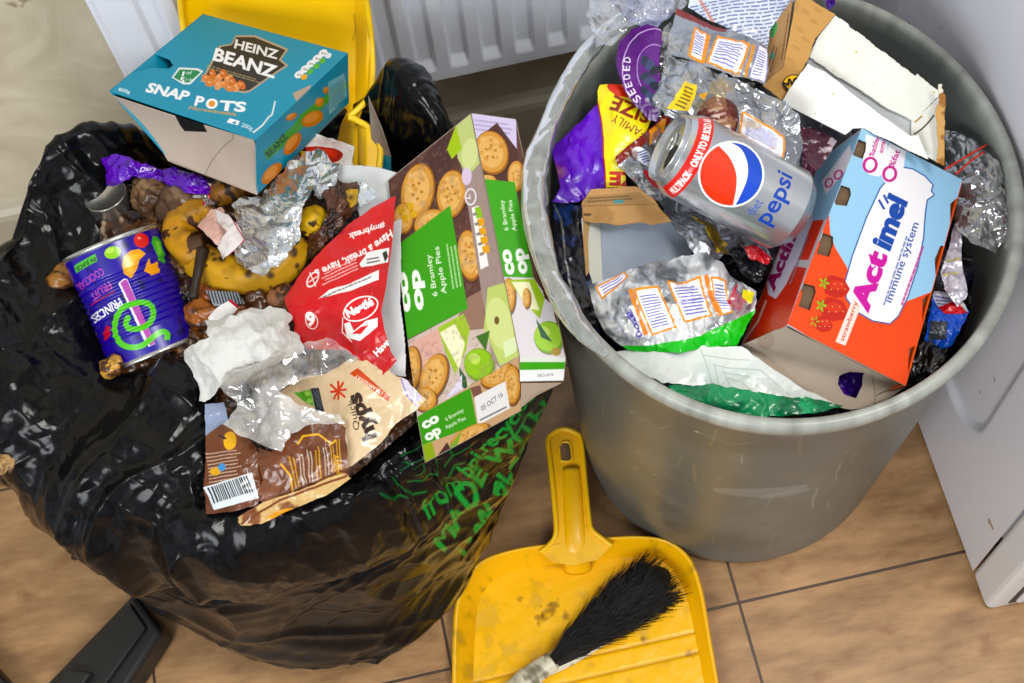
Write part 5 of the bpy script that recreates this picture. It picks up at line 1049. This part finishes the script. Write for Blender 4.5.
# probiotic drink carton
dk = empty('drink_carton', at(850, 300, .40), 'light blue and orange yoghurt drink carton with bottle cut-outs, at the front right', 'carton')
A = at(787, 325, .502); B = at(906, 386, .468); C_ = at(963, 180, .478); D_ = at(862, 128, .513)
sA = at(741, 346, .430); sD = at(812, 166, .440)
def d_act(c):
    c.poly([(780, 320), (806, 240), (822, 200), (828, 214), (844, 240), (850, 262), (900, 304), (936, 288), (920, 350), (906, 392)], 'ef4a12')
    c.poly([(828, 215), (829, 235), (834, 250), (845, 268), (850, 280), (870, 300), (905, 304), (930, 295), (940, 268), (963, 200), (960, 170), (863, 128), (840, 180)], '9fcdec')
    bt = [(900, 168), (912, 170), (924, 177), (932, 186), (930, 192), (933, 196), (926, 201), (924, 214), (922, 240), (916, 270), (906, 300), (897, 318), (889, 325), (872, 322), (855, 312), (846, 300), (844, 286), (852, 258), (866, 220), (880, 190), (890, 178)]
    c.line(bt+[bt[0]], 2.6, '3058a0'); c.poly(bt, 'f6f4f8')
    c.poly([(866, 134), (887, 142), (886, 170), (878, 178), (868, 176), (862, 166)], 'f4f2f6'); c.poly([(889, 143), (906, 148), (902, 176), (896, 184), (884, 184), (880, 176)], 'f4f2f6')
    def ring0(x, y, rx, ry, a): c.ell(x, y, rx, ry, 'c8188a', a); c.ell(x, y, rx*0.62, ry*0.7, 'f4f2f6', a)
    ring0(869.5, 166, 7.5, 8.5, 0.3); ring0(889, 175, 7.5, 8.5, 0.3); c.text('%added', (873, 158), (880, 136), 5.5, 'c8188a', 0.02); c.text('sugar', (882, 154), (886, 139), 5, 'c8188a', 0.02); c.text('%fat', (893, 169), (900, 151), 6, 'c8188a', 0.02)
    c.text('Act', (867, 312), (886, 258), 20, 'cc1ca0', 0.055, 0.12); c.text('imel', (887.5, 254), (906, 203), 20, '2a50a8', 0.055, 0.12)
    for p, q in [((878, 202), (883, 211)), ((883, 197), (887, 205)), ((889, 195), (891, 202))]: c.line([p, q], 2.4, '2a50a8')
    c.text('immune system', (890, 306), (918, 226), 8, '2a50a8', 0.01); c.tiny((880, 306), (906, 228), (886, 308), 1, '6a7ab8', 4, 0.3); c.tiny((898, 306), (922, 240), (904, 308), 1, 'c04090', 4, 0.4)
    for x, y, s_ in [(834, 289, 1.0), (832, 311, 1.05), (822, 325, 0.7)]:
        c.poly([(x-13*s_, y-8*s_), (x-4*s_, y-12*s_), (x+9*s_, y-8*s_), (x+15*s_, y+2*s_), (x+11*s_, y+9*s_), (x, y+11*s_), (x-10*s_, y+6*s_)], 'c4281a'); c.ell(x+2, y-2, 8*s_, 4.5*s_, 'e0482e', 0.2, 0.7); [c.ell(x-7*s_+k*3.4*s_, y-3+5*(k % 2), 0.7, 0.5, 'f0c080') for k in range(6)]
        for k in range(5): c.ell(x-11*s_+3*math.cos(k*1.3), y-4*s_+3.5*math.sin(k*1.3), 2.6*s_, 1.1*s_, '8cb82a', k*1.3)
    c.poly([(852, 300), (860, 308), (845, 346), (835, 342)], 'f6ded4'); c.text('strawberry', (843, 342), (857, 304), 4.5, 'c8402a', 0.01)
    for P in ([(849, 137), (863, 143), (862, 152), (859, 160), (849, 156), (852, 148)], [(833, 186), (846, 190), (847, 196), (843, 208), (832, 207), (830, 202)], [(815, 234), (829, 239), (829, 246), (825, 259), (813, 256), (816, 246)], [(796, 284), (811, 288), (812, 294), (806, 311), (795, 307), (799, 296)]):
        P = [(x+3, y) for x, y in P]; c.hole(P)
    for P in ([(958, 198), (964, 205), (954, 235), (950, 226), (950, 205)], [(940, 248), (949, 250), (944, 266), (936, 290), (934, 262)], [(922, 302), (932, 294), (925, 330), (922, 322)], [(909, 350), (920, 346), (910, 385), (908, 370)]): c.hole(P)
def d_acts(c):
    c.poly([(741, 346), (787, 325), (806, 270), (770, 265)], 'd2321c'); c.mottle('e04a2a', 30, 0.2, 0.9, 3, 0.5)
    c.poly([(770, 262), (808, 262), (826, 215), (790, 214)], 'dc3820'); c.poly([(786, 225), (826, 222), (862, 130), (812, 166)], '94bcdc')
    bt = [(768, 296), (766, 286), (774, 264), (786, 238), (798, 212), (806, 206), (813, 210), (812, 224), (800, 256), (786, 286), (776, 300)]; c.poly(bt, 'd6cfe4')
    c.text('Actim', (774, 292), (799, 232), 11, '9a1a60', 0.05, 0.1); c.tiny((788, 284), (808, 230), (792, 286), 1, '8a80a0', 3); c.line([(742, 344), (758, 322), (766, 302)], 2.5, 'e8c0b8', 0.8)
    c.poly([(822, 182), (850, 145), (852, 162), (826, 196)], 'e8e2ee'); c.ell(829, 184, 4, 5.5, 'c8188a', .4); c.ell(829, 184, 2.4, 3.8, 'e8e2ee', .4); c.ell(838, 176, 4, 5.5, 'c8188a', .4); c.ell(838, 176, 2.4, 3.8, 'e8e2ee', .4)
d_marks[(dk.name, 'top')] = [[(787, 325), (906, 386)], [(862, 128), (963, 180)]]
d_marks[(dk.name, 'left')] = [[(812, 166), (741, 346)], [(862, 128), (787, 325)]]
dA = sA-A; dD = sD-D_
hexbox(dk, [A, B, C_, D_], [dA, dA, dD, dD], {'top': (d_act, '9fcdec'), 'left': (d_acts, 'c8c0cc'), 'near': 'open', 'right': (None, 'ef5a20'), 'far': (None, 'a8cce4')}, '8a7460', 3.2, 0.0006)
nn_ = np.cross(B-A, D_-A); nn_ /= np.linalg.norm(nn_); iv = -nn_*0.004
edge_w = [[A+iv+(B-A)*.02, B+iv-(B-A)*.02], [D_+iv+(C_-D_)*.02, C_+iv-(C_-D_)*.02]]
sheet('shaded_backing', edge_w, 0.5, '6e5844', M['board'], None, dk, world=True)  # backing added behind the cut-outs, its brown darkened for shade
def d_flap(c):
    c.mottle('a8998a', 30, -0.2, 0.9, 3, 0.5); c.ell(766, 340, 9, 9, '9a8070', 0, 0.5); c.line([(872, 372), (874, 404)], 1, '8a7a6c'); c.line([(876, 396), (900, 388)], 1.2, '6a5c50')
    c.hole([(840, 376), (850, 372), (864, 373), (862, 386), (856, 398), (844, 394), (838, 384)])
fl_ = sheet('end_flap', [[(736, 348, .442), (796, 384, .440), (846, 409, .438), (886, 400, .441)], [(741, 346, .446), (792, 360, .447), (850, 378, .449), (904, 388, .452)], [(787, 325, .498), (826, 345, .49), (866, 365, .479), (905, 386, .468)]], 2.5, 'b5a596', M['board'], d_flap, dk, None, 0.0006)
pt('wrapper_scrap', 'wrapper', 'purple wrapper showing through the hole in the yoghurt drink carton', (832, 366, 872, 402), [[.425, .43], [.42, .425]], M['wrap'], 2.5, '4a10a8', None, [(834, 368), (870, 370), (866, 400), (836, 396)], disp=crf(12, 3, 5, 20, 3))
# torn carton, white inside, with brown printed end
wc = empty('torn_carton', at(850, 90, .44), 'large torn carton, white inside and brown at the left end, at the far right', 'carton')
def d_wc1(c): c.mottle('d6d6cc', 30, 0, 0.9, 3, 0.5); c.speck(5, 'c0a83a', 4, (0.6, 1.2), 0.5)
edge_pane('upper_panel', [[(804, 60, .512), (918, 128, .515)], [(832, 10, .53), (948, 92, .532)]], 'e2e2da', d_wc1, ol=wob([(809, 57), (817, 38), (835, 15), (846, 22), (853, 29), (870, 41), (895, 60), (916, 76), (918, 74), (942, 93), (914, 122), (880, 104), (850, 84), (830, 72)], 0.8, 3, 3), par=wc, th=0.001)
edge_pane('shaded_crease', [[(806, 68, .505), (912, 143, .507)], [(808, 57, .511), (914, 121, .513)]], 'ccd0d2', None, par=wc, th=0.001)  # white board coloured greyer for the shadow on this side
edge_pane('lower_panel', [[(776, 100, .508), (938, 182, .500)], [(806, 57, .524), (914, 122, .522)]], 'ecece8', d_wc1, ol=wob([(808, 64), (782, 101), (806, 120), (837, 142), (854, 130), (866, 130), (900, 146), (936, 163), (936, 130), (912, 136), (880, 114), (846, 88), (826, 72)], 0.8, 3, 3), par=wc, th=0.001, ds=lambda u, v, w, h: 0.004*np.sin(np.clip(v, 0, 1)*np.pi))
edge_pane('corner_flap', [[(906, 145, .506), (944, 166, .505)], [(912, 120, .516), (944, 92, .532)]], 'd8d8d0', lambda c: (c.line([(914, 134), (934, 115)], 1.6, '4a3c2c'), c.line([(915, 122), (922, 116)], 1.6, 'a87c44')), ol=[(911, 122), (942, 93), (944, 130), (937, 164), (911, 150)], par=wc, th=0.001)
edge_pane('torn_edge', [[(934, 168, .508), (947, 168, .508)], [(934, 84, .545), (947, 84, .545)]], 'c49a62', lambda c: (c.mottle('9a6a3a', 6, 0, 0.5, 3), c.poly([(934, 60), (947, 60), (947, 90), (939, 94), (936, 84)], 'dcd8c8')), ol=wob([(936, 66), (941, 66), (942, 88), (946, 96), (945, 130), (945, 166), (936, 163), (938, 140), (935, 112), (939, 100)], 0.9, 4, 3), par=wc, th=0.001)
def d_wb(c): c.mottle('a97f4e', 24, 0, .9, 3); c.ell(793, 84, 11, 9.5, '4a3418', -0.3); c.ell(793, 84, 9.6, 8.4, 'f2b818', -0.3); c.text('Mc', (786, 91), (800, 82), 9, '1c140a', 0.05); [c.ell(x, y, 5, 2, 'a87c4c', 0.6, .6) for x, y in [(806, 12), (814, 22), (800, 30), (806, 40), (818, 10), (796, 48), (790, 60)]]
edge_pane('printed_panel', [[(758, 86, .508), (784, 104, .505)], [(792, -12, .535), (840, 12, .532)]], 'bb9058', d_wb, ol=wob([(762, 86), (783, 66), (790, 30), (797, -8), (836, 14), (816, 38), (809, 58), (800, 76), (782, 101)], 0.7, 3, 3), par=wc, th=0.001)
edge_pane('side_panel', [[(760, 87, .502), (782, 70, .516)], [(766, 20, .512), (794, -12, .533)]], 'a8845c', lambda c: (c.mottle('97744c', 20, 0, .9, 3), c.ell(774, 30, 3, 8, '5a9a5a', 0.3), c.ell(772, 56, 2.5, 4, '4a9a8a', 0.3), c.text('bio', (773, 38), (777, 22), 5, '2f7a4a', 0.03), c.tiny((780, 60), (788, 8), (786, 62), 2, '6a4a34', 3), c.tiny((765, 72), (773, 44), (772, 72), 2, '6a4a34', 5)), ol=[(762, 87), (768, 32), (786, 8), (797, -8), (792, 30), (784, 66)], par=wc, th=0.001)
pt('printed_film', 'plastic film', 'white film with fine blue print beside the brown carton, at the far edge', (684, -20, 812, 60), [[.515, .52, .52, .512], [.51, .52, .52, .512], [.505, .512, .514, .508]], M['wrap'], 3, 'd4dae8', lambda c: (c.tiny((690, 6), (800, -14), (716, 60), 16, '5c6aa0', 3, 0.4), c.line([(700, 0), (714, 24)], 3, 'd08a78', 0.8)),
   wob([(688, 8), (696, -16), (806, -16), (788, 8), (770, 30), (767, 50), (744, 38), (724, 28), (706, 20)], 1, 3, 3), disp=crf(26, 1.8, 95, 40, 3))
# right side
cb_ = pt('clear_bag', 'plastic bag', 'clear grip-seal bag with a red line at the right inside the grey bin', (936, 124, 1016, 262), [[.455, .465, .47], [.45, .475, .48], [.445, .465, .47], [.44, .45, .455]], M['clear'], 2.4, '888888', None, wob([(944, 130), (960, 132), (980, 146), (1002, 168), (1008, 200), (1006, 236), (996, 254), (978, 246), (960, 232), (958, 200), (944, 176)], 1.6, 4, 3), disp=crf(17, 4, 5, 34, 6))
for P_ in ([(944, 170), (964, 158), (986, 145)], [(956, 174), (972, 160), (984, 152)]): tube('red_seal', [at(x, y, .482) for x, y in P_], 0.0009, M['wrap'], cb_, 8, col='c83a30', k=3)
pt('wrapper_scrap', 'wrapper', 'whitish lilac wrapper with yellow marks at the right edge of the drink carton', (936, 222, 976, 318), [[.45, .455], [.452, .458], [.445, .45]], M['foil'], 2.6, 'c4c0cc', lambda c: (c.line([(946, 262), (960, 258)], 1.6, 'd8cc4a'), c.line([(944, 276), (958, 272)], 1.6, 'd8cc4a')), wob([(954, 226), (962, 236), (962, 260), (968, 296), (958, 308), (944, 290), (940, 272), (948, 250)], 1, 3, 3), disp=crf(12, 2.6, 5, 24, 3), metal=0.3)
pt('wrapper_scrap', 'wrapper', 'blue wrapper with red and silver corner below the lilac one, right side', (918, 288, 976, 352), [[.44, .448], [.442, .45], [.435, .44]], M['wrap'], 2.8, '1450c8', lambda c: (c.poly([(930, 290), (962, 292), (968, 312), (938, 306)], 'c8ccd4'), c.tiny((934, 294), (956, 296), (938, 304), 3, '5a5a9a', 3), c.poly([(938, 306), (956, 300), (968, 314), (944, 314)], 'd02028'), c.poly([(930, 322), (948, 322), (946, 340), (928, 340)], '3a4048')), wob([(934, 290), (958, 294), (970, 312), (962, 326), (952, 346), (936, 350), (924, 340), (930, 312)], 1, 3, 3), disp=crf(12, 2.8, 5, 24, 3))
pt('dark_packet', 'packet', 'black shiny packet at the lower right inside the grey bin', (898, 334, 962, 392), [[.43, .44], [.435, .438], [.43, .432]], M['wrap'], 2.4, '0c0c0e', None, wob([(922, 340), (950, 342), (944, 362), (926, 380), (908, 388), (910, 366)], 1, 3, 3), disp=crf(12, 3, 15, 24, 3))

# ================================================================= ON THE FLOOR
dp = empty('dustpan', at(590, 620, 0), 'yellow plastic dustpan lying on the tiles in front of both bins', 'dustpan')
rimp = [(454, 760), (455, 700), (456, 640), (459, 602), (468, 577), (487, 560), (520, 550), (560, 545), (600, 540), (640, 538), (668, 543), (688, 560), (699, 590), (708, 640), (717, 690), (728, 760)]
basp = [(474, 760), (473, 700), (474, 655), (477, 612), (485, 590), (500, 577), (525, 569), (562, 564), (604, 559), (640, 557), (662, 561), (677, 576), (688, 603), (698, 650), (706, 696), (716, 760)]
zr = [.014, .020, .026, .030, .033, .034, .035, .035, .035, .035, .034, .033, .030, .026, .020, .014]
tq = np.linspace(0, 1, 240)
Rm = cr1(np.array([at(x, y, z) for (x, y), z in zip(rimp, zr)]), tq); Bs = cr1(np.array([at(x, y, .005) for x, y in basp]), tq)
Fo = Bs.copy(); Fo[:, 2] = 0.002
cen = Bs.mean(0); rimo = Rm+(Rm-cen)/np.linalg.norm(Rm-cen, axis=1, keepdims=True)*0.004; rimo[:, 2] = Rm[:, 2]-0.002
rimi = Rm.copy(); low_ = rimo.copy(); low_[:, 2] -= 0.004; Fo2 = Bs+(Rm-cen)/np.linalg.norm(Rm-cen, axis=1, keepdims=True)*0.003; Fo2[:, 2] = 0.001
def yel(S, base='f0b414', dirt='a8895a', lo=0.5, sd=3):
    cc = np.zeros(S.shape[:2]+(4,)); m = np.clip((fbm(S[..., 0]*60, S[..., 1]*60, sd, 4)-lo)/0.5, 0, 1)[..., None]*0.6; cc[..., :3] = hexc(base)*(1-m)+hexc(dirt)*m; return cc
W_ = np.stack([Bs+(Rm-Bs)*k for k in np.linspace(0, 0.9, 8)]+[Rm*0.98+Bs*0.02+np.array([0, 0, .001]), Rm*0.5+rimo*0.5+np.array([0, 0, .0018]), rimo, low_, Fo2])
quads('pan_wall', W_, M['yplastic'], dp, yel(W_, lo=0.5))
# pan floor between left and right sides, with the two low ribs
nb = 120; L_ = Bs[:nb][::-1]; R_ = Bs[-nb:]; kx = np.linspace(0, 1, 320)
Fl = L_[::1][:, None]*(1-kx)[None, :, None]+R_[:, None]*kx[None, :, None]
Fl = cr1(Fl, np.linspace(0, 1, 260)); yw = Fl[..., 1]
for yr in (at(600, 655, 0)[1], at(600, 676, 0)[1]): Fl[..., 2] += -0.0012*np.exp(-((yw-yr)/0.0014)**2)
Fl[..., 2] += 0.0004*fbm(Fl[..., 0]*50, Fl[..., 1]*50, 3, 3)
cF = yel(Fl, 'f5b90f', 'd0a862', 0.3, 9)
for (x, y, s_) in [(548, 612, .007), (556, 606, .005), (541, 620, .005), (690, 655, .004), (600, 590, .003), (520, 600, .003), (566, 617, .004), (644, 640, .003)]:
    p = at(x, y, 0); m = np.clip(1.3-np.hypot(Fl[..., 0]-p[0], Fl[..., 1]-p[1])/s_+0.6*fbm(Fl[..., 0]*300, Fl[..., 1]*300, 4, 3), 0, 1)[..., None]*0.55; cF[..., :3] = cF[..., :3]*(1-m)+hexc('6a4a28')*m
for yr in (at(600, 655, 0)[1], at(600, 676, 0)[1]): m = np.exp(-((yw-yr)/0.0012)**2)[..., None]*0.5; cF[..., :3] = cF[..., :3]*(1-m)+hexc('8a5c14')*m
quads('pan_floor', Fl, M['yplastic'], dp, cF)
# handle
hz_ = lambda y: float(np.interp(y, [425, 530, 575], [.050, .038, .030]))
ho = [(540, 552), (549, 545), (556, 532), (554, 500), (550, 460), (548, 441), (553, 433), (564, 429), (576, 433), (581, 441), (585, 480), (589, 520), (592, 530), (604, 540), (612, 546), (598, 560), (572, 566), (552, 562)]
HG = [[(x, y, hz_(y)) for x in (536, 575, 616)] for y in (572, 535, 500, 460, 424)]
def d_h(c):
    c.mottle('d99e10', 16, 0.2, 0.9, 3, 0.5)
hdl = sheet('handle', HG, 2.4, 'f2b816', M['yplastic'], lambda c: (d_h(c), c.outline(ho), c.hole([(559, 446), (561, 443), (566, 442), (570, 444), (572, 458), (569, 460), (562, 461), (560, 458)])), dp, None, 0.003)
tube('handle_rim', [at(x, y, hz_(y)+.001) for x, y in ho[:15]], 0.0028, M['yplastic'], dp, 8, col='f7c02a')
tube('hole_rim', [at(x, y, hz_(y)+.001) for x, y in [(559, 446), (562, 442.5), (567, 442), (570.5, 445), (572, 458), (569, 461), (562, 461), (560, 458), (559, 446)]], 0.0012, M['yplastic'], dp, 8, col='f7c02a', k=3)
tube('handle_stem', [at(571, 468, .046), at(573, 500, .042), at(575, 535, .036), at(577, 556, .026), at(578, 570, .008)], [.009, .010, .011, .013, .014], M['yplastic'], dp, 20, col='efb216', flat=0.45)
# hand brush
hb = empty('hand_brush', at(600, 620, .006), 'hand brush with black bristles and a dirty cream handle, lying in the yellow dustpan', 'brush')
cream = lambda u, v: (lambda m: hexc('cfc8b0')*(1-m)+hexc('7a705a')*m)(np.clip((fbm(u*5, v*14, 3, 4)-0.1)/0.8, 0, 1)[..., None])
tube('handle', [at(478, 745, .030), at(500, 710, .033), at(520, 686, .034), at(538, 671, .032), at(552, 661, .030)], [.012, .013, .0125, .011, .0105], M['yplastic'], hb, 24, flat=0.55, colf=cream, k=12)
tube('brush_head', [at(546, 668, .026), at(570, 652, .026), at(610, 625, .025), at(648, 598, .022), at(664, 586, .018)], [.009, .013, .014, .012, .005], M['yplastic'], hb, 24, flat=0.35, colf=cream, k=12)
rb = np.random.RandomState(7); NB = 3400
def hair(N):
    p0 = at(552, 663, .032); p1 = at(646, 592, .030); dirv = (p1-p0)/np.linalg.norm(p1-p0); side = np.array([-dirv[1], dirv[0], 0]); V = []; F = []
    for k in range(N):
        s_ = rb.rand()**0.9; wdt = 0.004+0.017*min(1, s_*1.6); w = (rb.rand()*2-1)*wdt
        root = p0+(p1-p0)*s_+side*(w+0.002)+np.array([0, 0, -0.002+rb.rand()*0.004])
        L = 0.026+0.016*rb.rand(); d = dirv*0.9+side*(0.28*w/wdt+rb.randn()*0.10)+np.array([0, 0, 0.42*rb.rand()-0.12]); d /= np.linalg.norm(d)
        tip = root+d*L; tip[2] = max(tip[2]-0.004, 0.010); mid = root+d*L*0.55+np.array([0, 0, 0.003])
        e = np.cross(d, [0, 0, 1]); e /= np.linalg.norm(e)+1e-9; g = np.cross(e, d); b0 = len(V); r0 = 0.00042
        for q, rr_ in ((root, 1.0), (mid, 0.9), (tip, 0.35)):
            for a_ in (0, 2.094, 4.189): V.append(q+(e*math.cos(a_)+g*math.sin(a_))*r0*rr_)
        for lv in (0, 3):
            for j in range(3): F.append((b0+lv+j, b0+lv+(j+1) % 3, b0+lv+3+(j+1) % 3, b0+lv+3+j))
        F.append((b0+6, b0+7, b0+8))
    return V, F
V, F = hair(NB)
br = meshobj('bristles', V, F, mat('bristle_hair', 0.38, color='0e0c0b', metal=0.0), hb, smooth=True)
tube('bristle_tufts', [at(556, 662, .030), at(590, 636, .031), at(625, 606, .030), at(655, 580, .026), at(668, 572, .020)], [.005, .0125, .0165, .0155, .006], mat('bristle_mass', 0.75, color='0a0908', metal=0.0), hb, 40, flat=0.42, k=14, disp=lambda u, v: 0.25*fbm(u*14, v*6, 3, 3))
# black plastic tool heads at the lower left
vt = empty('vacuum_nozzle', at(100, 650, 0), 'flat black plastic vacuum nozzle on the floor below the black bag', 'nozzle')
Tt = [at(150, 626, .048), at(132, 592, .050), at(20, 700, .050), at(72, 712, .048)]
V = []; 
def prism(name, top, h, m, par, bev):
    top = [np.array(p, float) for p in top]; n = len(top); V = [t for t in top]+[np.array([t[0], t[1], max(0.001, t[2]-h)]) for t in top]
    F = [tuple(range(n))]+[tuple(range(2*n-1, n-1, -1))]+[(i, n+i, n+(i+1) % n, (i+1) % n) for i in range(n)]
    o = meshobj(name, V, F, m, par, bevel=bev); return o
prism('nozzle_body', [at(134, 592, .046), at(28, 702, .046), at(96, 735, .046), at(163, 630, .046)], 0.044, M['blackplastic'], vt, 0.006)
prism('nozzle_cover', [at(130, 603, .051), at(50, 688, .051), at(90, 706, .051), at(146, 627, .051)], 0.006, M['blackplastic'], vt, 0.002)
la = prism('latch', [at(66, 668, .060), at(50, 690, .060), at(72, 700, .060), at(92, 672, .060)], 0.012, M['blackplastic'], vt, 0.003)
v2 = empty('floor_tube', at(-10, 690, 0), 'black plastic tube end at the bottom left corner of the floor', 'tube')
prism('tube_body', [at(-40, 628, .03), at(24, 700, .03), at(10, 740, .03), at(-60, 700, .03)], 0.028, M['blackplastic'], v2, 0.006)
# crumbs on the floor, left
for x, y, s_ in [(75, 557, .0042), (106, 555, .0022)]:
    o = blob('crumb', at(x, y, s_*0.5), s_, s_*0.8, s_*0.6, M['organic'], None, '2a1c14', int(x), 0.3, 20); tag(o, 'dark crumb on the floor tiles, larger one left of its neighbour' if s_ > .003 else 'tiny dark crumb on the floor tiles close to the black bag', 'crumb', 'crumbs on the floor')
o = blob('food_scrap', at(3, 460, .415), .010, .013, .006, M['organic'], mix2('b08a5a', '3a2414', 3, 7), seed=3, amp=0.3, n=48); tag(o, 'brown spotted food scrap on the left fold of the black bag', 'food scrap')

# ---------------------------------------------------------------- put each Empty at its thing's base
bpy.context.view_layer.update()
for o, loc in ROOTS:
    o.location = loc
    inv = Matrix.Translation(loc).inverted()
    for ch in o.children: ch.matrix_parent_inverse = inv
print('VERTS', sum(len(o.data.vertices) for o in SC.objects if o.type == 'MESH'))
